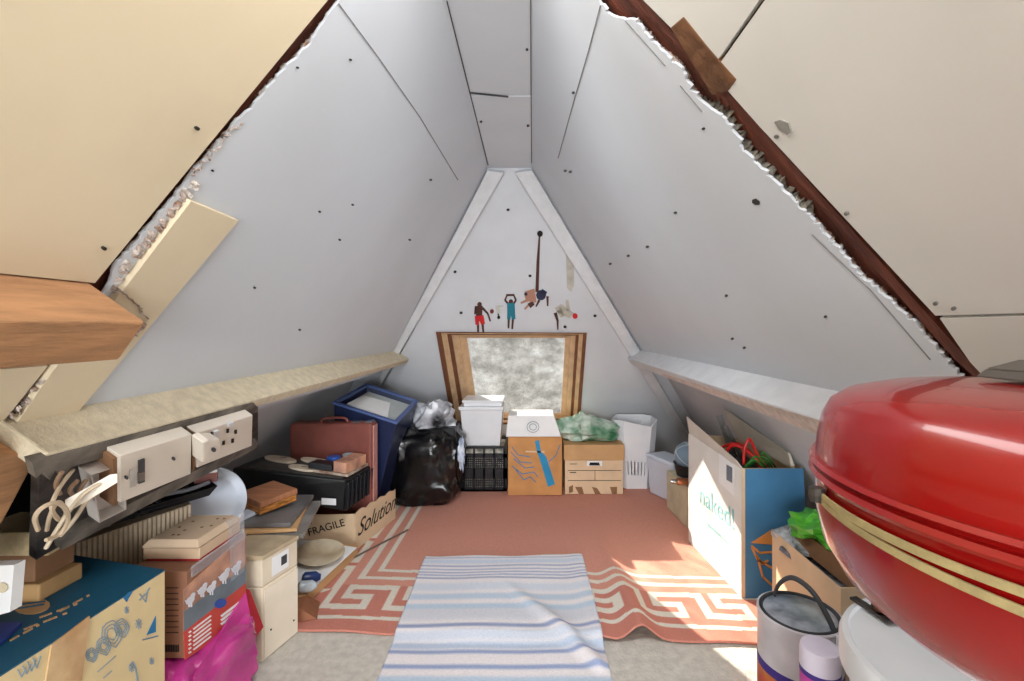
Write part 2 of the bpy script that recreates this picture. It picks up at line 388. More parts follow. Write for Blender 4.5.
# roof window: nested rings of the frame set back into the slope, then the dirty pane
WI = [(467,338),(565,338),(561,413),(478,412)]
def ring(t, off): return [hit('H', WO[i][0]+(WI[i][0]-WO[i][0])*t, WO[i][1]+(WI[i][1]-WO[i][1])*t, off) for i in range(4)]
wt = bpy.data.objects.new('window_1', None); COL.objects.link(wt); wt.location = hit('H', 510, 380); ROOT['window_1'] = wt.location.copy(); wt['kind'] = 'structure'
def rings(seq, nm, m):
    mb = MB()
    for (t0, o0), (t1, o1) in zip(seq, seq[1:]):
        a, b = ring(t0, o0), ring(t1, o1)
        for i in range(4): mb.add([a[i], a[(i+1)%4], b[(i+1)%4], b[i]], [(0,1,2,3)])
    obj(nm, mb, m, wt)
rings([(-.04, .012), (-.04, -.014), (.1, -.014), (.14, .004)], 'window_casing', brw)
rings([(.14, .004), (.34, .010)], 'window_jamb', tanw)
rings([(.34, .010), (.36, .03), (.48, .034)], 'window_rebate', brw)
rings([(.48, .034), (.50, .028), (.74, .032), (.76, .045), (1.0, .05), (1.0, .09)], 'window_frame', tanw)
gm = bpy.data.materials.new('dirty_pane'); gm.use_nodes = True; nt = gm.node_tree; nt.nodes.clear(); N = nt.nodes.new; Lk = nt.links.new
out = N('ShaderNodeOutputMaterial'); tr = N('ShaderNodeBsdfTransparent'); df = N('ShaderNodeBsdfDiffuse'); mx = N('ShaderNodeMixShader'); ad = N('ShaderNodeBsdfGlossy')
tc = N('ShaderNodeTexCoord'); no = N('ShaderNodeTexNoise'); no.inputs['Scale'].default_value = 4.5; no.inputs['Detail'].default_value = 12; no.inputs['Roughness'].default_value = .8
r = N('ShaderNodeValToRGB'); el = r.color_ramp.elements
el[0].position = .3; el[0].color = (*lin((146,145,142)), 1); el[1].position = .68; el[1].color = (*lin((228,228,226)), 1)
e2 = el.new(.5); e2.color = (*lin((202,200,196)), 1)
Lk(tc.outputs['Object'], no.inputs['Vector']); Lk(no.outputs['Fac'], r.inputs[0]); Lk(r.outputs[0], tr.inputs[0]); df.inputs[0].default_value = (*lin((190,186,170)), 1)
mx.inputs[0].default_value = .14; Lk(tr.outputs[0], mx.inputs[1]); Lk(df.outputs[0], mx.inputs[2]); Lk(mx.outputs[0], out.inputs[0])
mb = MB(); q = ring(1.0, .062); mb.prism(q, V(PLANES['H'][0])*.004); obj('window_pane', mb, gm, wt)
# screws, filler dabs and joint lines on the boards
def dots(parent, pl, pts, r=1.6, m=screwm, nm='screw', o=-.006):
    mb = MB()
    for (u, v) in pts: mb.slab(pl, [(u+r*math.cos(a*.785), v+r*.8*math.sin(a*.785)) for a in range(8)], o, -.0002)
    c = obj(nm, mb, m, parent); c['kind'] = 'structure' if parent.get('kind') else ''
def pdots(parent, *a, **k): dots(parent, *a, **k)
pdots(wl, 'L', [(213,171),(255,288),(353,205),(320,212),(351,60),(431,180),(298,68),(340,240),(300,330),(410,240)], 1.3, o=-.002)
pdots(lf, 'L', [(198,129),(105,249)], 2.2, o=-.008)
pdots(wr, 'R', [(703,129),(757,203),(647,247),(628,256),(732,339),(744,348),(565,171),(570,172),(825,317),(726,296),(675,213),(610,264),(573,93)], 1.5, o=-.002)
mb = MB(); mb.slab('R', [(752,200),(755,199),(759,202),(759,205),(755,205),(752,203)], -.002, 0); obj('hole', mb, screwm, wr)
pdots(rf, 'R', [(776,137),(846,214),(935,304),(953,309)], 2.4, m=mat('filler_grey', (120,118,112), .8), o=-.006)
mb = MB(); mb.slab('R', [(774,122),(780,120),(788,123),(791,132),(787,135),(779,130)], -.006, -.0035); obj('filler_dab', mb, mat('filler_pale', (150,147,140), .8), rf)  # paler grey dab of filler
pdots(ce, 'C', [(527,50),(481,122),(528,126)], 1.4, o=-.002)
pdots(wb, 'H', [(455,272),(461,313),(508,210),(530,276),(595,316),(565,327)], 1.6, o=-.004)
mb = MB(); mb.stroke('L', [(339,4),(379,58),(420,117),(458,180)], .8); obj('joint_line', mb, mat('joint_grey', (140,140,142), .8), wl)
mb = MB(); mb.stroke('R', [(600,6),(588,52),(574,100),(558,158)], .8); mb.stroke('R', [(625,21),(665,66)], .7); mb.stroke('R', [(680,86),(702,112)], .7); mb.stroke('R', [(812,235),(870,290),(930,360)], .7)
obj('joint_line', mb, MATS['joint_grey'], wr)
mb = MB(); mb.stroke('C', [(470,93),(508,97)], 1.4); mb.stroke('C', [(447,2),(488,165)], 1.2); mb.stroke('C', [(530.5,0),(531.5,163)], .8); obj('joint_line', mb, greyd, ce)
mb = MB(); mb.slab('H', [(566,254),(574,254),(574,286),(571,292),(567,288)], -.003, 0)
tag(obj('plaster_strip', mb, mat('glue_patch', (196,192,182), .7, .1, 20)), 'vertical off-white strip hanging from a nail on the far slope', 'strip')
# ------------------------------------------------------------------ rug
RX0, RX1, RY1 = -1.1, 1.28, 3.42
def ryf(x): return 1.655-.045*x
def rug_h(x, y):
    t = max(0, min(1, (2.75-y)/1.0)); c = .43-.05*t+.10*(1-t)*-1
    h = .055*t**1.3*math.exp(-((x-c)/.055)**2)+.016*t*math.exp(-((x-c+.14)/.05)**2)
    h += .004*noise.noise(V((x*3, y*3, 1)))+.004
    ed = max(0, 1-(y-ryf(x))/.05)
    return max(.006, .006+h-.0*ed)
RED, RD2, CRM = lin((214,152,134)), lin((204,134,118)), lin((228,220,206))
UN = {(0,0)}; UN = {(0,c) for c in (2,3,4,5,6,7,0)} | {(1,0),(1,2),(2,0)} | {(2,c) for c in (2,3,4,5)} | {(3,0),(3,5)} | {(4,c) for c in (0,1,2,3,4,5)}
def rug_c(x, y):
    ef = y-ryf(x); el_ = x-RX0; e = min(ef, el_)
    s = (x-RX0) if ef < el_ else (y-ryf(x))
    if .07 < e < .09 or .345 < e < .37 or .41 < e < .432: return CRM
    if .13 <= e < .30:
        row = 4-int((e-.13)/.034); c = int((s-.02)/.031) % 8
        if ef >= el_: c = (7-c) % 8
        if s > .13 and (row, c) in UN: return CRM
        return RD2
    if e < .13: return RD2
    k = noise.noise(V((x*1.7, y*1.7, 5)))*.08
    return tuple(a*(1+k) for a in RED)
def sheet(name, nx, ny, fx, colf, m, th=.006, skirt=True):
    vs = []; cs = []
    for j in range(ny+1):
        for i in range(nx+1):
            p = fx(i/nx, j/ny); vs.append(p); cs.append(colf(p.x, p.y))
    n = len(vs); fs = [(j*(nx+1)+i, j*(nx+1)+i+1, (j+1)*(nx+1)+i+1, (j+1)*(nx+1)+i) for j in range(ny) for i in range(nx)]
    rim = [i for i in range(nx+1)]+[j*(nx+1)+nx for j in range(1, ny+1)]+[ny*(nx+1)+i for i in range(nx-1, -1, -1)]+[j*(nx+1) for j in range(ny-1, 0, -1)]
    for i in rim: vs.append(vs[i]-V((0,0,th))); cs.append(cs[i])
    k = len(rim)
    for i in range(k): fs.append((rim[i], n+i, n+(i+1)%k, rim[(i+1)%k]))
    org = V((0, 1.8, 0)) if name == 'rug' else V((-.1, 1.5, 0))
    me = bpy.data.meshes.new(name); me.from_pydata([tuple(v-org) for v in vs], [], fs)
    a = me.color_attributes.new('pattern', 'FLOAT_COLOR', 'POINT')
    for i, c in enumerate(cs): a.data[i].color = (*c, 1)
    me.materials.append(m); me.shade_smooth(); o = bpy.data.objects.new(name, me); COL.objects.link(o); o.location = org; ROOT[name] = org
    return o
def rf_(a, b):
    x = RX0+(RX1-RX0)*a; y0 = ryf(x)+.012*noise.noise(V((x*5, 0, 0))); y = y0+(RY1-y0)*b
    return V((x, y, rug_h(x, y)))
tag(sheet('rug', 420, 320, rf_, rug_c, vmat('rug_weave', .95, .5, 220, .16, 160)), 'large coral red woven rug with cream Greek key border, rucked on its right side', 'rug')
def mat_h(x, y):
    base = 0.004+(rug_h(x, y)+.007)*min(1, max(0, (y-ryf(x)+.05)/.05)) if y > ryf(x)-.05 else .004
    (ax, ay), (bx, by) = (-.125, 2.0), (.21, 1.52)
    t = max(0, min(1, ((x-ax)*(bx-ax)+(y-ay)*(by-ay))/((bx-ax)**2+(by-ay)**2)))
    dd = math.hypot(x-ax-(bx-ax)*t, y-ay-(by-ay)*t)
    return base+.007+.022*math.sin(min(1, t*1.2)*math.pi*.55)*math.exp(-(dd/.028)**2)+.006*noise.noise(V((x*4, y*5, 3)))
STR = [(.02,.006,(150,170,205)),(.055,.02,(196,212,232)),(.095,.007,(130,150,196)),(.125,.006,(140,160,200)),(.15,.006,(128,148,190)),(.172,.006,(132,152,194)),(.195,.007,(120,136,180)),(.26,.03,(206,216,230)),(.33,.022,(176,200,222)),(.40,.02,(170,200,224)),(.45,.04,(206,210,220)),(.517,.011,(92,122,176)),(.56,.02,(196,208,226)),(.63,.01,(96,130,188)),(.60,.016,(168,192,220)),(.70,.011,(104,140,196)),(.76,.02,(170,198,224)),(.83,.012,(96,128,184)),(.92,.02,(176,200,224))]
def mat_c(x, y):
    e = 2.205-y+.006*noise.noise(V((x*3, y, 8))); c = V(lin((238,232,234)))
    for p, wd, k in STR:
        f = math.exp(-((e-p)/wd)**4); c = c.lerp(V(lin(k)), f*.72)
    return tuple(c)
def mf_(a, b):
    y = 2.205-1.05*b; x0 = -.50+.022*b*1.4; x1 = .235+.018*b
    x = x0+(x1-x0)*a; return V((x, y+.008*noise.noise(V((x*6, b*2, 0))), mat_h(x, y)))
tag(sheet('striped_mat', 120, 170, mf_, mat_c, vmat('mat_weave', .95, .5, 260, .1, 120)), 'narrow pale blue and white striped cotton mat over the front of the red rug', 'mat')

# ------------------------------------------------------------------ back row under the roof window
# bin bag
t = thing('bin_bag', 'full black bin bag on the rug beside the black crate', 'bag', (-.66, 3.05, .01))
mb = MB(); mb.blob((-.69,3.00,.235), (.255,.19,.25), .10, 1.6, 3.6, 3, 90, 60, base=.012, fold=.02); obj('bag_body', mb, blackbag, t, smooth=True)
mb = MB(); mb.box(-.80,-.475,2.885,3.14,.10,.475); obj('packed_box', mb, blackp, t, bevel=.006)
mb = MB(); mb.blob((-.62,2.99,.50), (.135,.09,.12), .45, 2.2, 2.2, 11, 20, 12, base=.478, fold=.02)
t = tag(obj('carrier_bag', mb, mat('black_white_film', (20,20,24), .18, .2, 7, .3, 20, c2=(226,228,236))), 'crumpled black and white plastic bag on top of the bin bag', 'bag')
mb = MB(); mb.blob((-.43,2.86,.33), (.02,.025,.085), .5, 3, 2, 4, 24, 20, fold=.12); tag(obj('bottle_wrapper', mb, mat('blue_film', (130,160,200), .15, .3, 10, .5, 20, c2=(226,234,246)), smooth=True), 'small crumpled blue and white film between the bin bag and the crate', 'wrapper')
# crate
t = thing('plastic_crate', 'black slotted plastic crate on the rug', 'crate', (-.32, 3.28, 0))
X0, X1, Y0, Y1, Z1 = at(461,0,3.11).x, at(507,0,3.11).x, 3.11, 3.42, .31
mb = MB(); mb.box(X0, X1, Y0, Y1, .012, .024)
for a in (X0, X1-.02): mb.box(a, a+.02, Y0, Y1, .012, Z1)
mb.box(X0, X1, Y1-.012, Y1, .012, Z1)
mb.box(X0, X1, Y0, Y0+.012, .012, .035); mb.box(X0, X1, Y0, Y0+.012, .095, .165); mb.box(X0, X1, Y0, Y0+.012, .235, .26); mb.box(X0, X1, Y0-.004, Y0+.014, .295, Z1)
for i in range(5): x = X0+.02+(X1-X0-.04)*i/4; mb.box(x-.006, x+.006, Y0, Y0+.012, .02, Z1)
obj('crate_body', mb, blackp, t)
mb = MB()
for z0, z1 in ((.035,.095), (.165,.235)):
    for i in range(1, 24): x = X0+(X1-X0)*i/24; mb.box(x-.0022, x+.0022, Y0+.003, Y0+.009, z0, z1)
    for k in range(1, 5): z = z0+(z1-z0)*k/5; mb.box(X0, X1, Y0+.003, Y0+.009, z-.0022, z+.0022)
obj('lattice', mb, blackp, t)
mb = MB(); mb.box(X0+.025, X1-.025, Y0+.03, Y1-.03, .03, .29); tag(obj('paper_stack', mb, mat('stack_beige', (214,206,192), .8, .3, 30)), 'pale papers seen through the slots of the black crate', 'papers')
# white tub on the crate
t = thing('storage_tub', 'white plastic tub with lid standing on the black crate', 'tub', (-.335,3.26,Z1))
c4 = lambda x0,x1,y0,y1,z: [(x0,y0,z),(x1,y0,z),(x1,y1,z),(x0,y1,z)]
mb = MB(); mb.openbox(c4(-.455,-.215,3.13,3.33,Z1), c4(-.475,-.195,3.11,3.35,.555), .004); obj('tub_body', mb, whitep, t, bevel=.006)
mb = MB(); mb.box(-.485,-.19,3.10,3.355,.55,.572); mb.box(-.455,-.20,3.115,3.345,.572,.606); mb.box(-.465,-.192,3.108,3.35,.600,.614); obj('lid', mb, whitep, t, bevel=.005)
# wine box
t = thing('wine_box', 'orange brown cardboard wine box with blue bottle drawing', 'box', (.02,3.15,0))
a, b = at(508,497,3.04), at(562,497,3.04)
mb = MB(); mb.box(a.x, b.x, 3.04, 3.28, .012, .388); obj('carton', mb, cardo, t, bevel=.002)
p = PY(3.04)
mb = MB(); mb.slab(p, [(535,441),(539,440),(541,452),(546,456),(549,465),(555,484),(548,487),(543,470),(539,457),(537,452)]); obj('bottle_print', mb, blued, t)
mb = MB()
for q in ([(511,452),(520,462),(532,463)], [(514,459),(525,468),(534,467)], [(512,466),(522,474),(534,472),(538,477)], [(516,470),(524,480),(530,477),(536,482)], [(549,462),(556,455),(560,445)], [(512,447),(518,455),(530,457)]): mb.stroke(p, q, .9)
obj('wing_print', mb, bluep, t)
mb = MB(); mb.stroke(p, [(526,451.5),(544,452)], 1.6); obj('tape', mb, cardl, t)
t = thing('gift_box', 'low white cardboard box lying on top of the wine box', 'box', (.02,3.15,.39))
mb = MB(); mb.hexa(c4(at(506,0,3.03).x, at(561,0,3.03).x, 3.03, 3.27, .392), c4(at(508,0,3.03).x, at(554,0,3.03).x, 3.05, 3.27, .525)); obj('box_body', mb, paper, t, bevel=.003)
mb = MB(); pl = ((0,1,0),3.036)
for rr in (3.2, 5.5): mb.stroke(PY(3.032), [(533+rr*1.1*math.cos(k*.52), 427+rr*math.sin(k*.52)) for k in range(12)], .5, closed=True)
obj('round_logo', mb, inkg, t)
# archive box
t = thing('archive_box', 'light brown lidded cardboard archive box with ruled label panel', 'box', (.4,3.2,0))
a, b = at(565,496,3.06), at(623,496,3.06)
mb = MB(); mb.box(a.x, b.x, 3.06, 3.36, .012, .30); obj('carton', mb, cardl, t, bevel=.002)
mb = MB(); mb.box(a.x-.008, b.x+.008, 3.05, 3.37, .235, .335); obj('lid', mb, cardb, t, bevel=.003)
p = PY(3.06); mb = MB(); mb.stroke(p, [(568,470.5),(621,470.5)], .5); mb.stroke(p, [(568,480.5),(621,480.5)], .5); mb.stroke(p, [(595,470.5),(595,480.5)], .5)
for x in (570, 570): mb.stroke(p, [(570,464),(577,464)], .5)
mb.stroke(p, [(570,472.5),(576,472.5)], .8)
obj('ruled_panel', mb, ink, t)
mb = MB(); mb.slab(p, [(575,487),(582,487),(584,494),(579,494)]); mb.slab(p, [(592,487),(597,488),(601,494),(595,494)]); mb.slab(p, [(610,487),(617,487),(617,494),(612,494)]); mb.slab(p, [(569,487),(573,485),(573,492),(569,493)]); obj('handling_marks', mb, cardd, t)
mb = MB(); mb.slab(PY(3.05), [(587,461),(602,461),(602,466),(587,466)], -.001, 0); mb.mi = 1; mb.slab(PY(3.05), [(590,462.5),(599,462.5),(600,465.5),(589,465.5)], -.002, 0); obj('hand_hole', mb, [paper, ink], t)
mb = MB(); mb.blob((.38,3.20,.40), (.20,.13,.10), .45, 1.8, 2.0, 24, 20, 12, base=.338, fold=.02)
tag(obj('carrier_bag', mb, dkgreen), 'crumpled green and white carrier bag on top of the archive box', 'bag')
# white slotted bin
t = thing('waste_bin', 'tall white plastic bin with slots low in its front', 'bin', (.72,3.3,0))
def octo(cx_, cy_, w_, d_, z, ch=.05, top=None):
    q = [(-w_,-d_+ch),(-w_+ch,-d_),(w_-ch,-d_),(w_,-d_+ch),(w_,d_-ch),(w_-ch,d_),(-w_+ch,d_),(-w_,d_-ch)]
    return [V((cx_+a, cy_+b, z if top is None else top[i])) for i, (a, b) in enumerate(q)]
mb = MB(); cx_, cy_ = .705, 3.27
lo = octo(cx_, cy_, .115, .11, .012); hi = octo(cx_, cy_, .145, .125, 0, top=[.47,.47,.43,.47,.47,.47,.47,.44])
lo2 = octo(cx_, cy_, .111, .106, .016); hi2 = octo(cx_, cy_, .140, .120, 0, top=[.47,.47,.43,.47,.47,.47,.47,.44])
for i in range(8):
    j = (i+1) % 8
    if i == 1:
        def mixp(A, B, t_): return A.lerp(B, t_)
        def col_(x, y, base=lo, top=hi): return mixp(mixp(base[1], base[2], x), mixp(top[1], top[2], x), y)
        xs = [0]+[k for s in range(6) for k in (.06+s*.155, .06+s*.155+.06)]+[1]
        for A, B, yy in [(x0, x1, (0,1)) for x0, x1 in zip(xs[::2], xs[1::2])]+[(x0, x1, yy) for x0, x1 in zip(xs[1::2], xs[2::2]) for yy in ((0,.2),(.42,1))]:
            mb.add([col_(A,yy[0]), col_(B,yy[0]), col_(B,yy[1]), col_(A,yy[1])], [(0,1,2,3)])
            mb.add([col_(A,yy[0],lo2,hi2), col_(B,yy[0],lo2,hi2), col_(B,yy[1],lo2,hi2), col_(A,yy[1],lo2,hi2)], [(0,1,2,3)])
    else:
        mb.add([lo[i],lo[j],hi[j],hi[i]], [(0,1,2,3)]); mb.add([lo2[i],lo2[j],hi2[j],hi2[i]], [(0,1,2,3)])
    mb.add([hi[i],hi[j],hi2[j],hi2[i]], [(0,1,2,3)])
mb.add(lo2, [tuple(range(8))]); obj('bin_body', mb, whitep, t)
# white tub with lid to its right
t = thing('lidded_tub', 'white plastic tub with a flat lid beside the slotted bin', 'tub', (.86,3.05,0))
mb = MB(); mb.hexa([(.77,3.09,.012),(.875,2.88,.012),(.98,2.93,.012),(.88,3.14,.012)], [(.755,3.10,.245),(.86,2.86,.245),(1.0,2.92,.245),(.895,3.16,.245)]); obj('tub_body', mb, bluewp, t, bevel=.012)
mb = MB(); mb.hexa([(.75,3.105,.245),(.858,2.85,.245),(1.005,2.915,.245),(.897,3.17,.245)], [(.755,3.10,.268),(.862,2.86,.268),(1.0,2.92,.268),(.892,3.16,.268)]); obj('lid', mb, bluewp, t, bevel=.006)
# low cream box, pot, ball, copper torch
t = thing('wooden_box', 'low cream wooden box between the lidded tub and the big lit carton', 'box', (.89,2.7,0))
mb = MB(); mb.hexa([(.815,2.84,.012),(.845,2.47,.012),(1.0,2.48,.012),(.97,2.85,.012)], [(.815,2.84,.235),(.845,2.47,.235),(1.0,2.48,.235),(.97,2.85,.235)]); obj('box_body', mb, mat('cream_wood', (214,206,176), .6, .1, 10), t, bevel=.003)
pl = ((-.9967,0,-.0), 0)
mb = MB(); mb.lathe([(.07,0),(.085,.065),(.09,.07),(.084,.07),(.066,.005)], (.915,2.74,.237), 32); tag(obj('bowl', mb, blackp, smooth=True), 'black round bowl under the blue-grey ball', 'bowl')
t = thing('basketball', 'blue-grey basketball with white seams resting in the black bowl', 'ball', (.918,2.74,.27))
bc = V((.918,2.74,.345)); mb = MB(); mb.blob(bc, (.085,.085,.085), 0, 1, 2, 0, 40, 24); obj('ball_body', mb, ballg, t, smooth=True)
mb = MB()
for ax in (V((1,.2,.3)), V((.2,1,.5)), V((.4,-.6,1))):
    q = ax.normalized().to_track_quat('Z', 'X').to_matrix(); mb.tube([bc+q@V((.0855*math.cos(k*.349),.0855*math.sin(k*.349),0)) for k in range(19)], .0015, 6)
obj('seam', mb, paper, t)
t = thing('copper_fitting', 'short copper fitting with a steel tip on the cream box by the lit carton', 'fitting', (.80,2.58,.25))
mb = MB(); mb.lathe([(.016,0),(.02,.01),(.02,.07),(.014,.08)], (.785,2.55,.262), 20, axis=(.9,.1,-.05)); obj('body', mb, copper, t, smooth=True)
mb = MB(); mb.lathe([(.006,0),(.012,.01),(.012,.035)], (.748,2.546,.264), 20, axis=(.9,.1,-.05)); obj('tip', mb, silver, t, smooth=True)
# ------------------------------------------------------------------ big sunlit carton
t = thing('large_carton', 'tall carton with white side lettered in pale blue and blue end', 'box', (.97,2.15,0))
n0, n1 = V((.845,1.89,.012)), V((.80,2.39,.012))          # near and far bottom of the white side
fr = V((1.12,1.90,.012)); fb = V((1.10,2.42,.012))
zt, zb = .53, .56
mb = MB()
def up(p, z): return V((p.x, p.y, z))
T4 = [up(n0,zt), up(n1,.56), up(fb,.53), up(fr,.53)]
T4[2].x = 1.06; T4[3].x = 1.095
mb.openbox([n0, n1, fb, fr], T4, .005); obj('carton', mb, cardl, t)
sd_ = (n1-n0).normalized(); ns = V((sd_.y, -sd_.x, 0)); ns = ns if ns.x < 0 else -ns
mb = MB(); e = ns*.002; mb.hexa([n0+e, n1+e, n1+e*2, n0+e*2], [up(n0,zt)+e, up(n1,.56)+e, up(n1,.56)+e*2, up(n0,zt)+e*2]); obj('white_side', mb, mat('white_card', (226,224,218), .7, .03, 9), t, label='white side panel printed in pale blue')
mb = MB(); e = V((0,-.002,0)); mb.hexa([n0+e+V((.012,0,0)), fr+e, fr+e*2, n0+e*2+V((.012,0,0))], [up(n0,zt)+e+V((.012,0,0)), T4[3]+e, T4[3]+e*2, up(n0,zt)+e*2+V((.012,0,0))]); obj('blue_end', mb, bluep, t, label='blue printed end panel')
# flap standing up on the white side
mb = MB(); a, b = up(n0,zt), up(n1,.56); c, d_ = a+V((-.012,.03,.015)), b+V((-.015,0,.085)); 
mb.prism([a, b, d_, V((c.x, c.y+.0, c.z+.01))], V((.004,0,0))); obj('flap', mb, mat('flap_card', (214,206,196), .7, .05), t)
mb = MB(); q0 = n0.lerp(n1,.10)+ns*.005; q1 = n0.lerp(n1,.36)+ns*.005; mb.prism([up(q0,.40), up(q1,.415), up(q1,.545), up(q0,.53)], ns*.001); lb = obj('label_sheet', mb, paper, t)
mb = MB()
for k in range(14):
    s0 = .13+k*.007; q0 = n0.lerp(n1, s0)+ns*.0065; q1 = n0.lerp(n1, s0+.0035)+ns*.0065
    mb.prism([up(q0,.45), up(q1,.45), up(q1,.515), up(q0,.515)], ns*.0005)
obj('barcode', mb, mat('soft_ink', (110,116,130), .8), lb)
lt = mat('pale_teal_ink', (140,196,200), .8)
text(t, 'naked!', n0.lerp(n1,.42)+ns*.0055+V((0,0,.285)), -sd_, V((0,0,1)), .125, lt)
text(t, 'nakedwines.com', n0.lerp(n1,.40)+ns*.0055+V((0,0,.175)), -sd_, V((0,0,1)), .030, lt, name='small_lettering')
mb = MB(); p = PY(1.888)
mb.slab(p, [(751,543),(773,529),(776,545)], -.003, -.001)
for q in ([(752,546),(760,553),(774,552)], [(752,548),(758,560),(772,568)], [(759,563),(763,577),(774,587)], [(757,556),(762,564),(768,561)]): mb.stroke(p, q, 2.0, -.003)
obj('bird_print', mb, orange, t)
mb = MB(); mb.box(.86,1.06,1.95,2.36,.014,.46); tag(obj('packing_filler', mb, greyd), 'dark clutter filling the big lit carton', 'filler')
# things standing in the carton
mb = MB(); c = V((.95,2.0,.565)); mb.tube([c+V((-.05,0,-.05)), c+V((-.045,0,.02)), c+V((-.025,0,.058)), c+V((-.005,0,.02)), c+V((.02,0,-.03)), c+V((.05,0,-.06))], .0065)
tag(obj('red_loop', mb, redc, smooth=True), 'red looped plastic handle sticking out of the big carton', 'handle')
mb = MB(); mb.tube([(.86,2.1,.53),(.88,2.05,.585),(.93,2.0,.56),(.97,1.97,.50)], .007); mb.tube([(.87,2.2,.53),(.92,2.1,.58),(.97,2.02,.53)], .006); tag(obj('red_cable', mb, redc, smooth=True), 'red cable curling over the edge of the big carton', 'cable')
mb = MB()
for k in range(5):
    a0 = V((.89+k*.02,1.98+.02*k,.50)); mb.tube([a0, a0+V((.03,-.02,.045+.01*math.sin(k*2))), a0+V((.07,-.01,.02)), a0+V((.10,.0,-.02))], .0045)
tag(obj('green_wires', mb, mat('green_wire', (60,140,60), .4), smooth=True), 'tangle of green wires in the big carton', 'wires')
mb = MB(); mb.rbox((.99,2.3,.46), (.03,.008,.22), 0, 0, -.35); mb.rbox((1.0,2.2,.46), (.02,.008,.20), 0, 0, -.5); tag(obj('metal_strips', mb, silver), 'grey metal strips leaning out of the big carton to the slope', 'strips')
mb = MB(); mb.hexa([(1.065,1.93,.52),(1.085,1.93,.51),(1.05,2.36,.53),(1.03,2.36,.54)], [(1.05,1.93,.585),(1.062,1.93,.58),(.97,2.36,.69),(.962,2.36,.69)]); tag(obj('board_offcut', mb, mat('pale_offcut', (214,204,188), .7, .06)), 'pale board standing along the slope side of the big lit carton', 'board')
# ------------------------------------------------------------------ near cardboard box
t = thing('open_carton', 'open plain cardboard box in front of the blue carton end', 'box', (1.02,1.6,0))
B4 = [V((.92,1.40,.001)), V((.92,1.80,.001)), V((1.13,1.80,.001)), V((1.13,1.40,.001))]; T4 = [up(p_, .322) for p_ in B4]
mb = MB(); mb.openbox(B4, T4, .005); obj('carton', mb, cardl, t)
t = thing('magazine_pile', 'dark magazines and frames packed in the open cardboard box', 'magazines', (1.02,1.6,.02))
mb = MB(); mb.box(.932,1.115,1.42,1.78,.02,.27); mb.rbox((1.0,1.64,.25), (.14,.22,.015), .3, .2, .2); obj('pile', mb, mat('magazine_dark', (60,60,70), .4, .5, 26, c2=(150,150,160)), t)
mb = MB(); mb.rbox((.975,1.58,.30), (.012,.30,.06), .08, .05, .2); obj('frame', mb, cardd, t)
mb = MB(); mb.rbox((.965,1.76,.30), (.08,.10,.02), .3, .3, -.2); mb.rbox((1.0,1.70,.31), (.10,.14,.012), -.3, .2, .15); tag(obj('leaflet', mb, mat('leaflet_print', (40,42,46), .35, .5, 18, c2=(214,214,218))), 'black and white leaflets on top of the open cardboard box', 'leaflets')
mb = MB(); mb.blob((1.02,1.66,.385), (.085,.11,.055), .55, 2.2, 2, 31, 18, 12, fold=.02); tag(obj('carrier_bag', mb, green), 'bright green plastic bag on top of the open cardboard box', 'bag')
# ------------------------------------------------------------------ paint tin
t = thing('paint_tin', 'white paint tin with orange label and black handle raised', 'paint tin', (.785,1.38,0))
cx_, cy_, R_ = .785, 1.38, .112
mb = MB(); mb.lathe([(R_*.97,0),(R_,.012),(R_,.245),(R_*1.015,.25),(R_*1.015,.262),(R_*.96,.264),(R_*.93,.252)], (cx_,cy_,.001), 56); obj('tin_body', mb, mat('tin_white', (222,216,222), .35, .1, 10), t, smooth=True)
mb = MB(); mb.lathe([(R_*.955,.250),(R_*.945,.266),(R_*.88,.266),(R_*.86,.258),(R_*.8,.256)], (cx_,cy_,.001), 56); obj('lid_rim', mb, greyd, t, smooth=True)
mb = MB(); mb.lathe([(R_*.86,.250),(R_*.86,.2600),(R_*.8,.2615),(.001,.262)], (cx_,cy_,.001), 56); obj('lid', mb, mat('lid_smeared', (136,144,156), .3, .3, 18, c2=(206,212,222), metal=.4), t, smooth=True)
mb = MB(); mb.lathe([(R_*1.003,.0),(R_*1.004,.10)], (cx_,cy_,.005), 56); obj('label_band', mb, mat('tin_orange', (206,140,64), .5, .25, 9, c2=(196,70,50)), t, smooth=True)
mb = MB(); mb.lathe([(R_*1.005,.10),(R_*1.005,.125)], (cx_,cy_,.005), 56); obj('stripe', mb, purple, t, smooth=True)
mb = MB(); mb.tube([(cx_-.03,cy_+.09,.25),(cx_-.025,cy_+.065,.31),(cx_,cy_+.035,.345),(cx_+.025,cy_-.02,.335),(cx_+.043,cy_-.07,.285),(cx_+.05,cy_-.10,.235)], .0075, 8, .5); obj('handle', mb, greyd, t, smooth=True)
mb = MB(); mb.rbox((cx_+.05,cy_-.108,.19), (.022,.01,.075)); obj('handle_clip', mb, whitep, t, bevel=.003)
# aerosol
t = thing('aerosol_can', 'tall aerosol can with white cap and magenta body before the paint tin', 'aerosol', (.674,1.1,0))
mb = MB(); mb.lathe([(.040,0),(.042,.005),(.042,.298),(.040,.30)], (.674,1.1,.001), 40); obj('can_body', mb, magenta, t, smooth=True)
mb = MB(); mb.lathe([(.0425,.304),(.0425,.34),(.040,.352),(.02,.355)], (.674,1.1,.001), 40); obj('cap', mb, mat('cap_white', (226,218,236), .35, .02), t, smooth=True)
mb = MB(); mb.lathe([(.0427,.292),(.0427,.304)], (.674,1.1,.001), 40); obj('stripe', mb, purple, t, smooth=True)
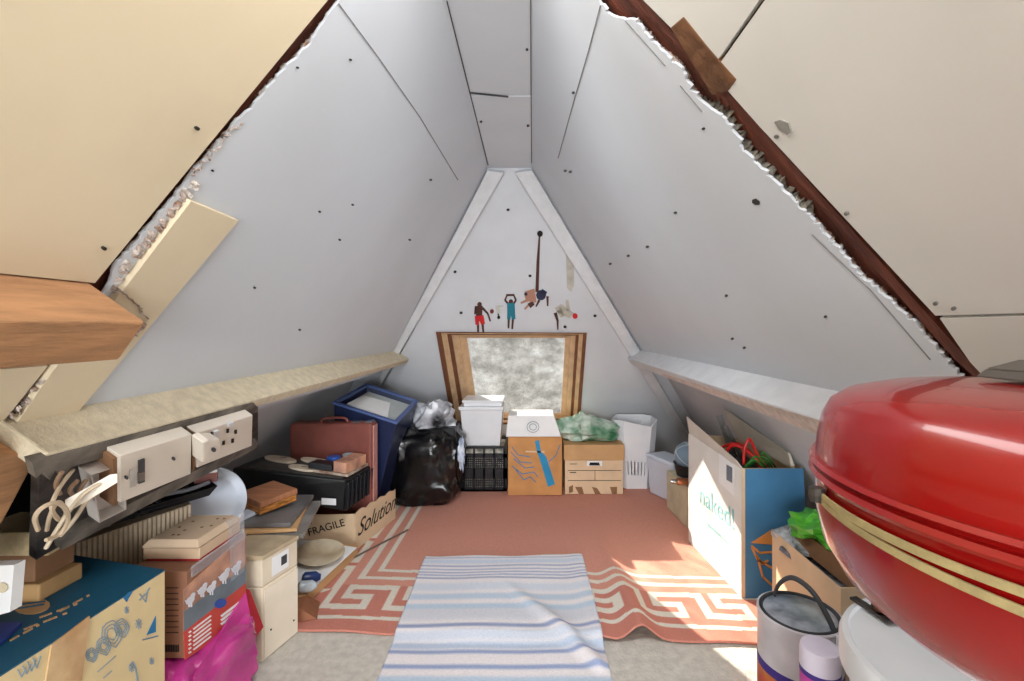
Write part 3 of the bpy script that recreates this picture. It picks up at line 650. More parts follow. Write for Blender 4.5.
# large white round bin
t = thing('round_bin', 'large white round lidded bin under the red tank', 'bin', (.818,.83,0))
mb = MB(); mb.lathe([(.17,0),(.19,.01),(.218,.46)], (.818,.83,.001), 64); obj('bin_body', mb, whitep, t, smooth=True)
mb = MB(); mb.lathe([(.225,.44),(.232,.445),(.232,.485),(.226,.498),(.216,.500),(.212,.494),(.20,.494),(.001,.497)], (.818,.83,.001), 72); obj('lid', mb, whitep, t, smooth=True)
t = thing('metal_bracket', 'grey metal bracket with two rings lying on the white round bin lid', 'bracket', (.73,.93,.5))
mb = MB(); mb.rbox((.80,.925,.502), (.20,.022,.006), -.55, 0, 0); mb.rbox((.715,.99,.502), (.018,.09,.006), .2); obj('bar', mb, darkm, t, bevel=.001)
mb = MB(); mb.lathe([(.012,0),(.012,.012),(.007,.012),(.007,.001)], (.725,.985,.508), 20); obj('ring', mb, bronze, t); mb = MB(); mb.lathe([(.011,0),(.011,.012),(.006,.012),(.006,.001)], (.735,.96,.508), 20); obj('ring', mb, bronze, t)
# ------------------------------------------------------------------ red expansion vessel
vc = V((.450,.372,H-.1335)); R = .197
t = thing('expansion_vessel', 'big glossy red metal tank with flanged seam on a copper pipe', 'tank', (vc.x, vc.y, 0))
def prof(z_): pass
mb = MB(); mb.lathe([(R*.985,.004),(R*.975,.03),(R*.955,.048),(R*.92,.062),(R*.85,.072),(R*.7,.080),(R*.4,.085),(.001,.087)], vc, 96); obj('upper_shell', mb, redp, t, smooth=True)
mb = MB(); mb.lathe([(.001,-.142),(R*.3,-.139),(R*.55,-.130),(R*.75,-.114),(R*.88,-.092),(R*.955,-.066),(R*.985,-.036),(R*.985,-.004)], vc, 96); obj('lower_shell', mb, redp, t, smooth=True)
mb = MB(); mb.lathe([(R*.96,-.007),(R*1.0,-.0065),(R*1.012,-.003),(R*1.0,.001),(R*.985,.002),(R*.99,.004),(R*1.012,.007),(R*1.0,.0105),(R*.96,.010)], vc, 96); obj('seam_flange', mb, redp, t, smooth=True)
mb = MB(); mb.lathe([(.014,.012-vc.z-.001),(.014,-.165),(.024,-.163),(.024,-.136)], vc-V((.035,-.0,0)), 28); obj('pipe', mb, bronze, t, smooth=True)
mb = MB(); mb.lathe([(.022,-.19),(.022,-.165)], vc-V((.035,0,0)), 6); obj('pipe_nut', mb, copper, t)
# straps round the lower shell
t = thing('webbing_strap', 'worn yellow webbing strap slung round the red tank in two runs', 'strap', vc-V((0,0,.05)))
for s0, dz0, dz1 in ((0, -.016, -.022), (1, -.020, -.049)):
    mb = MB(); pts = []
    for k in range(40):
        a = math.radians(168+k*3.6); tt = k/39
        z = dz0+(dz1-dz0)*tt; rr = R*(1.004 if z > -.05 else .992); pts.append((math.cos(a), math.sin(a), z, rr))
    vs = []; hw = .0029
    for ca, sa, z, rr in pts:
        for q, r2 in ((hw, 0), (hw, .002), (-hw, .002), (-hw, 0)): vs.append(vc+V((ca*(rr+r2), sa*(rr+r2), z+q)))
    fs = [(i*4+j, i*4+(j+1)%4, (i+1)*4+(j+1)%4, (i+1)*4+j) for i in range(39) for j in range(4)]
    mb.add(vs, fs); obj('strap_run', mb, brass, t)
mb = MB(); a = math.radians(166); mb.lathe([(.006,-.006),(.007,0),(.006,.006)], vc+V((math.cos(a)*R*1.02, math.sin(a)*R*1.02, -.016)), 16); obj('buckle', mb, darkm, t)
t = thing('metal_plate', 'dark grey metal cover plate lying on the red tank', 'plate', vc+V((0,0,.09)))
mb = MB(); z0 = vc.z+.0885
mb.hexa([(.40,.425,z0),(.40,.30,z0),(.60,.30,z0),(.60,.46,z0)], [(.405,.42,z0+.008),(.405,.30,z0+.008),(.60,.30,z0+.008),(.60,.455,z0+.008)])
mb.hexa([(.405,.42,z0+.008),(.405,.30,z0+.008),(.60,.30,z0+.008),(.60,.455,z0+.008)], [(.43,.415,z0+.016),(.43,.31,z0+.016),(.60,.31,z0+.016),(.60,.445,z0+.016)])
obj('plate_body', mb, mat('grey_cover', (96,90,84), .35, .1, 9, metal=.3), t, bevel=.002)
mb = MB(); mb.tube([(.395,.34,z0+.004),(.41,.33,z0+.001),(.43,.335,z0+.005),(.45,.325,z0+.002),(.47,.33,z0+.004)], .0018); obj('twine', mb, plaster, t)

# ------------------------------------------------------------------ left side, far to near
# blue wheeled tub with papers
t = thing('recycling_tub', 'deep navy plastic tub leaning open in the far left corner', 'tub', (-.9,2.75,0))
b4 = [(-1.10,2.66,.012),(-.90,2.66,.012),(-.88,2.88,.012),(-1.10,2.88,.012)]
t4 = [V((-1.08,2.56,.68)), V((-.745,2.58,.567)), V((-.72,2.94,.63)), V((-1.03,2.93,.733))]
mb = MB(); mb.openbox(b4, t4, .006, .05); obj('tub_body', mb, navy, t, bevel=.004)
mb = MB(); ct = sum(t4, V())/4
o4 = [p_+(p_-ct).normalized()*.012 for p_ in t4]; i4 = [p_-(p_-ct).normalized()*.022 for p_ in t4]
for i in range(4):
    j = (i+1) % 4; e = V((0,0,.014)); mb.hexa([o4[i], o4[j], i4[j], i4[i]], [o4[i]+e, o4[j]+e, i4[j]+e, i4[i]+e])
obj('rim', mb, mat('navy_rim', (72,94,146), .35, .05), t, bevel=.004)
i5 = [p_-(p_-ct).normalized()*.035-V((0,0,.02)) for p_ in t4]
mb = MB(); mb.hexa([p_-V((0,0,.03)) for p_ in i5], i5); tag(obj('grey_folder', mb, mat('folder_grey', (188,196,196), .7, .05)), 'pale grey folder lying in the top of the navy tub', 'folder')
mb = MB(); qf = lambda a_, b_: i5[0].lerp(i5[1], a_).lerp(i5[3].lerp(i5[2], a_), b_); q = [qf(.08,.10), qf(.86,.06), qf(.66,.66), qf(.12,.62)]
mb.prism([p_+V((0,0,.022)) for p_ in q], (0,0,-.02)); tag(obj('paper_sheets', mb, paper), 'white sheets of paper lying on top in the navy tub', 'paper')
# script carton with suitcase
t = thing('fragile_carton', 'torn-edged cardboard box with script lettering holding the brown suitcase', 'box', (-1.05,2.5,0))
N0, N1, L1, L0 = V((-.862,2.29,.012)), V((-.783,2.68,.012)), V((-1.29,2.70,.012)), V((-1.29,2.30,.012))
mb = MB(); mb.openbox([N0,N1,L1,L0], [up(N0,.12), up(N1,.10), up(L1,.14), up(L0,.16)], .005)
pts = [N0.copy(), N1.copy()]; K = 26
for k in range(K+1):
    s_ = 1-k/K; q = N0.lerp(N1, s_); sc = .19-.02*s_+.012*abs(math.sin(s_*math.pi*4.2)); pts.append(up(q, sc))
sd_ = (N1-N0).normalized(); ns = V((sd_.y, -sd_.x, 0)); mb.prism([p_+ns*.001 for p_ in pts], ns*.004)
mb.prism([L0, N0, up(N0,.19), up(N0.lerp(L0,.5),.185), up(L0,.20)], (0,-.004,0))
obj('carton', mb, cardl, t)
text(t, 'Solution', N0.lerp(N1,.50)+ns*.0065+V((0,0,.095)), sd_, V((0,-.1,1)), .115, ink, name='script_lettering', shear=.45)
text(t, 'FRAGILE', (-1.0,2.283,.125), (1,0,.28), (0,0,1), .05, ink)
text(t, 'THIS SIDE\nHANDLE', (-1.12,2.284,.165), (1,0,0), (0,0,1), .026, ink, name='small_lettering')
t = thing('suitcase', 'brown hard suitcase standing upright in the script-lettered carton', 'suitcase', (-1.04,2.52,.03))
X0_, X1_ = -1.27, -.836
mb = MB(); mb.box(X0_, X1_, 2.455, 2.55, .025, .596); obj('shell', mb, maroon, t, bevel=.016)
mb = MB(); mb.box(X1_-.003, X1_+.003, 2.47, 2.536, .04, .58); obj('side_band', mb, mat('pale_maroon', (206,150,142), .5, .05), t, bevel=.002)
mb = MB(); mb.tube([(-1.12,2.50,.596),(-1.10,2.50,.614),(-1.0,2.50,.616),(-.98,2.50,.596)], .007); obj('handle', mb, maroon, t, smooth=True)
for x in (-.93, -.865):
    mb = MB(); mb.box(x-.02, x+.02, 2.475, 2.53, .594, .602); obj('latch', mb, silver, t, bevel=.002)
# black tray with things on top
TR = [V((-1.32,2.07,.48)), V((-.868,2.19,.384)), V((-.842,2.49,.371)), V((-1.335,2.33,.46))]
t = thing('black_case', 'long black case with ribbed end resting across the fragile carton', 'case', (-1.1,2.25,.25))
mb = MB(); dn = V((0,0,-.15)); bt_ = [TR[0]+V((0,0,-.10)), TR[1]+dn+V((-.02,.02,0)), TR[2]+dn+V((-.02,-.01,0)), TR[3]+V((0,0,-.10))]
mb.hexa(bt_, TR); obj('case_body', mb, mat('black_case', (24,25,28), .5, .15, 12), t, bevel=.006)
mb = MB()
for k in range(7):
    q = TR[1].lerp(TR[2], .06+k*.145); mb.hexa([q+V((-.01,-.008,-.145)), q+V((.004,-.008,-.14)), q+V((.004,.012,-.14)), q+V((-.01,.012,-.145))], [q+V((-.01,-.010,-.012)), q+V((.010,-.010,-.012)), q+V((.010,.014,-.012)), q+V((-.01,.014,-.012))])
obj('rib', mb, blackp, t, bevel=.003)
mb = MB(); mb.prism([TR[0].lerp(TR[1],a_).lerp(TR[3].lerp(TR[2],a_),b_)+V((0,0,.004)) for a_, b_ in ((.1,.08),(.94,.06),(.94,.92),(.1,.92))], (0,0,-.003)); obj('lid_panel', mb, mat('grey_lid', (76,74,72), .5, .2, 14), t)
mb = MB(); q = TR[1]+V((-.10,-.027,-.07)); mb.prism([q, q+V((.06,.016,-.01)), q+V((.06,.016,-.04)), q+V((0,0,-.03))], (0,-.002,0)); obj('label_plate', mb, whitep, t)
def onT(a_, b_, dz=0): return TR[0].lerp(TR[1],a_).lerp(TR[3].lerp(TR[2],a_),b_)+V((0,0,.006+dz))
tn = (TR[1]-TR[0]).cross(TR[3]-TR[0]).normalized()
for (a_, b_, rx_, ry_), lab in zip([(.22,.72,.075,.05),(.52,.80,.08,.045),(.52,.30,.065,.042)], ['pale oval wooden plaque furthest left on the black case','pale oval wooden plaque with dark slot beside the suitcase on the black case','pale round wooden plaque at the front edge of the black case']):
    t = thing('wooden_plaque', lab, 'plaque', onT(a_,b_), 'wooden plaques on the black case')
    mb = MB(); mb.lathe([(1,0),(1,.006),(.93,.009),(.001,.009)], onT(a_,b_), 36, axis=tn, xs=rx_, ys=ry_); 
    for p_ in mb.v: pass
    obj('plaque_body', mb, beige, t)
    mb = MB(); mb.rbox(onT(a_,b_,.0095), (.05,.006,.001), .5); obj('slot', mb, ink, t)
t = thing('book', 'cream-edged book lying at the right end of the black case', 'book', onT(.82,.45))
mb = MB(); c = onT(.80,.46); q = [onT(.62,.18), onT(.985,.12), onT(.985,.86), onT(.66,.86)]; mb.hexa(q, [p_+V((0,0,.012)) for p_ in q]); obj('cover', mb, mat('book_cream', (206,190,170), .6, .15, 16, c2=(120,90,74)), t)
mb = MB(); q = [onT(.84,.16,.014), onT(.97,.12,.014), onT(.985,.78,.014), onT(.86,.80,.014)]; mb.hexa(q, [p_+V((0,0,.05)) for p_ in q]); tag(obj('small_box', mb, peach, bevel=.002), 'small pinkish printed box on the book on the black case', 'box')
mb = MB(); q = [onT(.60,.20,.014), onT(.82,.18,.014), onT(.83,.42,.014), onT(.62,.45,.014)]; mb.hexa(q, [p_+V((0,0,.028)) for p_ in q]); tag(obj('cassette', mb, blackp, bevel=.002), 'flat black cassette box beside the pinkish box', 'cassette')
mb = MB(); mb.lathe([(.032,0),(.034,.03),(.03,.036)], onT(.70,.70,.008), 24); tag(obj('jar_lid', mb, mat('blue_lid', (40,90,180), .4), smooth=True), 'small blue round lid behind the cassette on the black case', 'lid')
mb = MB(); mb.lathe([(.026,0),(.028,.04),(.022,.04),(.022,.006)], onT(.80,.84,.012), 24); tag(obj('glass_cup', mb, mat('grey_glass', (190,206,214), .1, .1), smooth=True), 'small pale glass cup next to the blue lid', 'cup')
# dish on low box
t = thing('low_carton', 'low brown carton with white paper on top beneath the round dish', 'box', (-1.0,2.05,0))
mb = MB(); mb.hexa([(-1.16,1.80,0.012),(-.885,1.82,.012),(-.83,2.24,.012),(-1.16,2.24,.012)], [(-1.16,1.80,.10),(-.885,1.82,.05),(-.83,2.24,.06),(-1.16,2.24,.10)]); obj('carton', mb, cardb, t, bevel=.002)
mb = MB(); mb.hexa([(-1.12,1.88,.093),(-.872,1.90,.053),(-.826,2.20,.062),(-1.1,2.22,.095)], [(-1.12,1.88,.097),(-.868,1.90,.060),(-.818,2.20,.068),(-1.1,2.22,.099)]); obj('paper_cover', mb, paper, t)
t = thing('round_dish', 'round cream dish with brown marks beside the fragile carton', 'dish', (-.93,2.06,.08))
mb = MB(); mb.lathe([(.05,0),(.095,.018),(.102,.024),(.095,.025),(.055,.010),(.001,.009)], (-.935,2.07,.088), 48, axis=(.12,-.1,1)); obj('dish_body', mb, mat('dish_marked', (220,206,178), .4, .2, 9, c2=(176,152,122)), t, smooth=True)
for (x, y, m, lab, nm) in ((-.90,1.90,mat('blue_can', (36,60,120), .3, .2, 14), 'small blue can lying beside the round dish', 'drinks_can'), (-.885,1.835,mat('clear_bottle', (196,204,210), .15, .2, 20), 'small clear bottle lying before the round dish', 'bottle')):
    mb = MB(); mb.lathe([(.012,0),(.022,.008),(.022,.05),(.014,.062),(.010,.07)], (x-.03, y, .085), 24, axis=(1,.35,-.1)); tag(obj(nm, mb, m, smooth=True), lab, nm.split('_')[-1])
# long thin stick on rug
a, b = hit('G',343,567), hit('G',408,533); mb = MB(); mb.tube([a+V((0,0,.018)), b+V((0,0,.018))], .004, 6); tag(obj('thin_rod', mb, mat('rod_grey', (110,96,88), .5)), 'thin grey rod lying across the left border of the rug', 'rod')
# brown corner flap by cabinet
mb = MB(); mb.hexa([(-.93,1.72,.012),(-.80,1.75,.012),(-.84,1.86,.012),(-.97,1.84,.012)], [(-.93,1.72,.06),(-.86,1.75,.05),(-.88,1.84,.05),(-.97,1.84,.06)]); tag(obj('carton_scrap', mb, mat('brown_scrap', (150,96,66), .7, .1)), 'small brown cardboard scrap on the rug behind the beige cartons', 'cardboard')
# stack of frames and papers
SF = [((-1.03,1.86,.33),(.30,.34,.018),.25,mat('frame_a', (150,146,142), .4, .2, 12)), ((-1.04,1.85,.352),(.26,.32,.012),.30,cardb), ((-1.05,1.86,.368),(.27,.30,.016),.18,mat('frame_b', (118,116,116), .4, .2, 12)), ((-1.06,1.84,.388),(.05,.28,.012),-.25,bluewp)]
labs = ['grey picture frame at the bottom of the pile beneath the small pine-lidded box', 'brown backing board in the pile beneath the small pine-lidded box', 'dark grey picture frame on top of the pile beneath the small pine-lidded box', 'pale blue strip lying on the dark grey picture frame']
for (c, sz, rz, m), lab, nm in zip(SF, labs, ('framed_picture','backing_board','framed_picture','plastic_strip')):
    mb = MB(); mb.rbox(c, sz, rz, 0, .06); tag(obj(nm, mb, m, bevel=.002), lab, nm.split('_')[-1])
t = thing('support_carton', 'brown cardboard carton beneath the pile of picture frames', 'box', (-1.08,1.86,0))
mb = MB(); mb.hexa([(-1.30,1.72,.001),(-1.0,1.72,.001),(-.97,1.79,.001),(-1.30,1.79,.001)], [(-1.25,1.72,.33),(-.93,1.72,.30),(-.90,2.04,.30),(-1.25,2.04,.33)]); mb2 = MB(); mb2.box(-1.27,-.93,1.705,1.795,.001,.325); obj('carton', mb2, cardb, t, bevel=.002)
# small chess-like box
t = thing('trinket_box', 'small wooden box with striped lid on the pile of picture frames', 'box', (-1.06,1.87,.40))
mb = MB(); M_ = ((-1.055,1.87,.40),(.155,.15,.026)); mb.rbox(M_[0], M_[1], -.5, .05, .06); obj('box_body', mb, mat('striped_side', (214,140,66), .5, .35, 30, stretch=(1,1,6)), t, bevel=.002)
mb = MB(); mb.rbox((-1.053,1.87,.427), (.158,.153,.022), -.5, .05, .06); obj('lid', mb, chess, t, bevel=.003)
# white round basin on its side
t = thing('plastic_basin', 'white round plastic basin tipped on its side under the sockets', 'basin', (-1.13,1.62,.42))
ax = V((.62,-.70,.40)).normalized(); c = at(206,503,1.58)+V((0,0,0))
mb = MB(); mb.lathe([(.085,-.10),(.10,-.05),(.112,-.004),(.120,0),(.118,.004),(.108,.002),(.095,-.004),(.088,-.006),(.001,-.008)], c, 56, axis=ax); obj('basin_body', mb, bluewp, t, smooth=True)
# beige cartons (upper and lower)
t = thing('beige_carton', 'tall beige carton standing on the bare floor behind the pink bag', 'box', (-.95,1.62,0))
b_ = [V((-1.12,1.54,.001)), V((-.884,1.54,.001)), V((-.843,1.69,.001)), V((-1.10,1.70,.001))]
mb = MB(); mb.hexa(b_, [up(p_, .245) for p_ in b_]); obj('carton', mb, mat('beige_pale', (232,216,192), .7, .04), t, bevel=.003)
fd = (b_[2]-b_[1]).normalized(); fn = V((fd.y,-fd.x,0))
mb = MB(); mb.prism([b_[1]+fn*.001+V((0,0,.008))+fd*.006, b_[2]+fn*.001+V((0,0,.008))-fd*.004, up(b_[2],.235)+fn*.001-fd*.004, up(b_[1],.235)+fn*.001+fd*.006], fn*.003); sp = obj('side_panel', mb, mat('panel_pale', (238,226,206), .5, .03), t)
mb = MB(); q = b_[1].lerp(b_[2],.2)+fn*.004; mb.lathe([(.003,0),(.003,.002)], up(q,.09), 12, axis=fn); q = b_[1].lerp(b_[2],.85)+fn*.004; mb.lathe([(.003,0),(.003,.002)], up(q,.06), 12, axis=fn); obj('screw', mb, ink, sp)
t = thing('beige_box', 'beige lidded box on top of the tall beige carton', 'box', (-.95,1.62,.25))
mb = MB(); mb.hexa([up(p_, .247) for p_ in b_], [up(p_, .335) for p_ in b_]); obj('box_body', mb, beige, t, bevel=.003)
mb = MB(); ex = lambda p_: p_+(p_-sum(b_,V())/4).normalized()*.004
mb.hexa([up(ex(p_), .335) for p_ in b_], [up(ex(p_), .35) for p_ in b_]); obj('lid', mb, mat('lid_worn', (206,184,152), .7, .12, 14), t, bevel=.002)
mb = MB(); q0 = b_[1].lerp(b_[2],.25)+fn*.001; q1 = b_[1].lerp(b_[2],.72)+fn*.001; mb.prism([up(q0,.262), up(q1,.262), up(q1,.325), up(q0,.325)], fn*.001); lb = obj('label_sheet', mb, paper, t)
mb = MB(); q0 = b_[1].lerp(b_[2],.5)+fn*.002; q1 = b_[1].lerp(b_[2],.66)+fn*.002; mb.prism([up(q0,.28), up(q1,.28), up(q1,.31), up(q0,.31)], fn*.001); obj('stamp', mb, greyd, lb)
mb = MB(); mb.prism([(-.90,1.50,.26),(-.868,1.52,.13),(-.885,1.47,.10),(-.94,1.46,.12),(-.93,1.46,.30)], (-.004,.004,0)); tag(obj('card_flap', mb, redflap), 'red card flap between the bird picture carton and the beige carton', 'card')
# pink bag
t = thing('pink_bag', 'bright pink translucent plastic bag on the bare floor', 'bag', (-1.0,1.32,0))
mb = MB(); mb.blob((-1.0,1.33,.11), (.15,.15,.12), .10, 1.3, 5, 9, 70, 44, base=.003, fold=.02); obj('bag_body', mb, pinkp, t, smooth=True)
mb = MB(); mb.blob((-.99,1.34,.09), (.12,.11,.09), .3, 3, 2.6, 15, 30, 20, base=.01); obj('contents', mb, mat('pink_fill', (200,90,180), .5, .5, 9, c2=(240,150,220)), t, smooth=True)
mb = MB(); mb.prism([(-.895,1.47,.27),(-.84,1.44,.10),(-.845,1.38,.02),(-.862,1.215,.02),(-.868,1.21,.20)], (-.006,.0,0)); obj('bag_fold', mb, pinkp, t)
# picture box
t = thing('picture_box', 'carton picturing white birds above a coral red band on the pink bag', 'box', (-.98,1.34,.24))
zq0, zq1 = .236, .462
mb = MB(); mb.box(-1.06,-.90,1.226,1.462,zq0,zq1); obj('carton', mb, mat('brown_kraft', (150,104,80), .7, .08), t, bevel=.001)
p = PX(-.90)
mb = MB(); mb.slab(p, [(184,589),(246,533),(246,592),(184,640)]); obj('picture_panel', mb, peach, t, label='peach picture of white birds')
mb = MB(); mb.slab(p, [(184,612),(246,566),(246,586),(184,634)], -.0025, -.0016); obj('slate_band', mb, slate, t)
mb = MB(); mb.slab(p, [(184,632),(246,583),(246,619),(185,660)], -.0032, -.0016); rb = obj('coral_band', mb, redprint, t)
mb = MB()
for (u, v, s_) in ((191,600,8),(203,590,8),(212,588,8),(225,576,9),(237,568,8)):
    e_ = lambda q: (q[0], q[1]-(q[0]-u)*.55)
    body = [e_((u+s_*.52*math.cos(k*.524)-.05*s_, v+s_*.46*math.sin(k*.524))) for k in range(12)]
    head = [e_((u+s_*.30+s_*.27*math.cos(k*.785), v-s_*.48+s_*.27*math.sin(k*.785))) for k in range(8)]
    mb.slab(p, body, -.0045, -.0026); mb.slab(p, head, -.0046, -.0026)
    mb.slab(p, [e_((u-s_*.45,v-s_*.15)),e_((u-s_*.72,v-s_*.35)),e_((u-s_*.5,v+s_*.15))], -.0044, -.0026)
    mb.slab(p, [e_((u+s_*.1,v-s_*.2)),e_((u+s_*.25,v-s_*.55)),e_((u+s_*.55,v-s_*.35)),e_((u+s_*.35,v))], -.0044, -.0026)
    for q_ in (-.15, .12): mb.stroke(p, [(u+s_*q_,v+s_*.3),(u+s_*q_,v+s_*.85)], .7, -.0045)
obj('bird_shapes', mb, mat('bird_white', (228,228,236), .5), t)
mb = MB(); mb.slab(p, [(221+6*math.cos(k*.52), 603.5+4.6*math.sin(k*.52)-1.5*math.cos(k*.52)) for k in range(12)], -.005, -.003); obj('blue_badge', mb, mat('badge_blue', (40,80,170), .5), rb)
mb = MB()
for k in range(6): mb.stroke(p, [(194,629+k*4.1),(211,616+k*4.1)], 1.3, -.0048); mb.stroke(p, [(189.5,632.5+k*4.1),(191,631.3+k*4.1)], 1.4, -.0048)
for k in range(3): mb.stroke(p, [(222,616+k*4),(244,599+k*4)], 2.0, -.0048)
obj('text_lines', mb, paper, rb)
mb = MB(); p = PY(1.226)
for k in range(9): mb.slab(p, [(164+k*1.7,645),(165+k*1.7,645),(165+k*1.7,652),(164+k*1.7,652)])
for k in range(9): mb.stroke(p, [(166,588+k*5.6),(178,588+k*5.6)], .5)
obj('barcode', mb, ink, t)
mb = MB(); mb.box(-.912,-.897,1.40,1.466,.34,.52); mb.box(-.9,-.896,1.24,1.466,.44,.468); obj('clear_sleeve', mb, clear, t)
# beige lidded case with holes on top of it
t = thing('vented_box', 'flat beige box with small holes in its lid on the bird picture carton', 'box', (-.98,1.36,.46))
mb = MB(); mb.box(-1.055,-.902,1.275,1.455,.470,.500); obj('box_body', mb, mat('beige_tan', (206,178,150), .6, .04), t, bevel=.002)
mb = MB(); mb.hexa(c4(-1.058,-.900,1.270,1.46,.503), c4(-1.045,-.915,1.285,1.45,.520)); obj('lid', mb, mat('beige_lid', (214,188,160), .6, .05), t, bevel=.002)
mb = MB()
for x, y in ((-1.0,1.31),(-.985,1.31),(-.955,1.36),(-.935,1.37),(-.95,1.42),(-.93,1.42),(-1.01,1.40),(-1.02,1.36),(-.99,1.34)): mb.lathe([(.004,0),(.004,.0012)], (x,y,.5205), 10)
obj('hole', mb, cardd, t)
mb = MB(); mb.box(-1.05,-.905,1.28,1.45,.463,.470); tag(obj('red_card', mb, redflap), 'thin red card between the bird picture carton and the vented box', 'card')
# ribbed box
t = thing('ribbed_box', 'pale ribbed card box behind the teal topped carton', 'box', (-1.2,1.4,0))
g0, g1 = V((-1.245,1.25,.001)), V((-1.07,1.475,.001)); gd = (g1-g0).normalized(); gn = V((gd.y,-gd.x,0))
mb = MB(); mb.hexa([g0, g1, g1-gn*.09, g0-gn*.02], [up(g0,.515), up(g1,.545), up(g1,.545)-gn*.09, up(g0,.515)-gn*.05]); obj('box_body', mb, mat('rib_base', (190,166,138), .8, .1), t)
mb = MB()
for k in range(26):
    q = g0.lerp(g1, (k+.2)/26); q2 = g0.lerp(g1, (k+.8)/26); zt_ = .515+.03*k/26
    mb.hexa([q, q2, q2+gn*.005, q+gn*.005], [up(q,zt_), up(q2,zt_), up(q2,zt_)+gn*.005, up(q,zt_)+gn*.005])
obj('ribs', mb, mat('rib_pale', (222,202,176), .8, .1, 30), t)
# black shallow tray of cables on top
t = thing('cable_tray', 'shallow black tray holding cables beneath the socket board', 'tray', (-1.17,1.35,.55))
mb = MB(); q = [V((-1.24,1.14,.555)), V((-1.03,1.50,.562)), V((-1.12,1.58,.562)), V((-1.30,1.20,.555))]; mb.openbox(q, [q[0]+V((.03,-.03,.03)), q[1]+V((.02,.01,.028)), q[2]+V((0,0,.05)), q[3]+V((0,0,.05))], .005); obj('tray_body', mb, blackp, t)
def tubes(name, lst, r, m, lab, cat, group=None):
    mb = MB(); 
    for p_ in lst: mb.tube(p_, r, 6)
    return tag(obj(name, mb, m, smooth=True), lab, cat, group)
random.seed(5)
specs = [('black', mat('cable_black', (20,20,22), .4), .006, 'thick black cable coiled in the tray beneath the socket board'), ('grey', mat('cable_grey', (120,120,126), .4), .005, 'grey cable curling over the shallow black tray'), ('yellow', mat('cable_yellow', (206,190,60), .4), .005, 'short yellow cable end standing up from the black tray'), ('blue', mat('cable_blue', (50,70,130), .4), .005, 'short blue cable in the shallow black tray')]
tubes('coiled_cable', [[V((-1.20+.10*math.cos(k*.7+j)*(.5+.05*j)+.08*(k/14), 1.2+.28*(k/14)+.02*math.sin(k+j), .59+.018*math.sin(k*1.1+j*2))) for k in range(14)] for j in range(4)], .006, specs[0][1], specs[0][3], 'cable')
tubes('coiled_cable', [[(-1.10,1.22,.585),(-1.12,1.28,.62),(-1.10,1.36,.61),(-1.06,1.44,.60),(-1.03,1.50,.605)]], .006, specs[1][1], specs[1][3], 'cable')
tubes('cable_end', [[(-1.115,1.33,.59),(-1.11,1.34,.625),(-1.085,1.355,.65)]], .006, specs[2][1], specs[2][3], 'cable')
tubes('cable_end', [[(-1.13,1.27,.58),(-1.11,1.28,.62),(-1.10,1.30,.64)]], .006, specs[3][1], specs[3][3], 'cable')
t = thing('plug_box', 'small white lidded box at the far end of the cable tray', 'box', (-1.07,1.50,.60))
mb = MB(); mb.rbox((-1.06,1.53,.60), (.06,.05,.03), .5); obj('box_body', mb, maroon, t); mb = MB(); mb.rbox((-1.06,1.53,.63), (.064,.054,.008), .5); obj('lid', mb, whitep, t)
# ------------------------------------------------------------------ near left carton with teal top
t = thing('printed_carton', 'cream carton with teal top and blue seaside drawings', 'box', (-1.05,.95,0))
A = [V((-.92,.62,.001)), V((-.906,1.16,.001)), V((-1.205,1.235,.001)), V((-1.205,.64,.001))]
mb = MB(); mb.hexa(A, [up(p_, .498) for p_ in A]); obj('carton', mb, mat('carton_cream', (228,204,156), .7, .04, 10), t, bevel=.001)
mb = MB(); mb.hexa([up(p_, .498) for p_ in A], [up(p_, .501) for p_ in A]); tt = obj('teal_top', mb, teal, t, label='teal printed top flap')
dd = (A[1]-A[0]).normalized(); dn_ = V((dd.y,-dd.x,0)); fp = ((-dn_.x, -dn_.y, 0), 0)
nn = -dn_; p = ((nn.x, nn.y, 0), A[0].dot(nn))
# picture on the long side: shell, boat, stars
mb = MB()
for cx2, cy2, s_ in ((112,634,13),(122,628,9),(104,646,9),(92,655,7)):
    for q in (1,.72,.45): mb.stroke(p, [(cx2+s_*q*math.cos(k*.6)*.8, cy2+s_*q*math.sin(k*.6)*(1+.12*math.cos(k*3))) for k in range(11)], .8, closed=True)
mb.stroke(p, [(98,672),(116,656)], .7); mb.stroke(p, [(104,678),(112,671)], .8)
for cx2, cy2, s_ in ((139,624,5),(127,610,3.5),(152,661,3.5),(132,668,4)):
    for k in range(4): a_ = k*.785; mb.stroke(p, [(cx2-s_*math.cos(a_)*.7, cy2-s_*math.sin(a_)), (cx2+s_*math.cos(a_)*.7, cy2+s_*math.sin(a_))], .8)
mb.stroke(p, [(140,600),(146,594),(150,588)], 1.2); mb.stroke(p, [(140,594),(146,602),(148,590)], 1.0)
for k in range(4): mb.stroke(p, [(18+k*5,670-k*4),(22+k*5,677-k*3),(26+k*5,668-k*4)], 1.0)
mb.stroke(p, [(130,666),(133,662),(136,668),(138,681)], 1.6)
obj('seaside_print', mb, mat('soft_blue_ink', (150,166,176), .8), t)
mb = MB(); mb.slab(p, [(156,616),(156,632),(147,635)]); mb.stroke(p, [(143,640),(158,636)], .9); mb.slab(p, [(124,598),(128,593),(134,590),(129,598),(127,602)]); obj('boat_print', mb, mat('boat_blue', (44,120,170), .7), t)
mb = MB(); mb.slab(p, [(52,645),(90,616),(82,681),(46,681)], -.004, -.0005); obj('parcel_tape', mb, mat('brown_tape', (176,132,84), .25, .35, 10, .4, 14, c2=(214,180,134)), t, label='shiny brown parcel tape')
pt_ = PZ(.501)
mb = MB(); mb.slab(pt_, [(32+18*math.cos(k*.45)+3*math.sin(k*.45), 606-8*math.sin(k*.45)+0*math.cos(k*.45)) for k in range(14)]); el_o = obj('tan_oval', mb, cardb, tt)
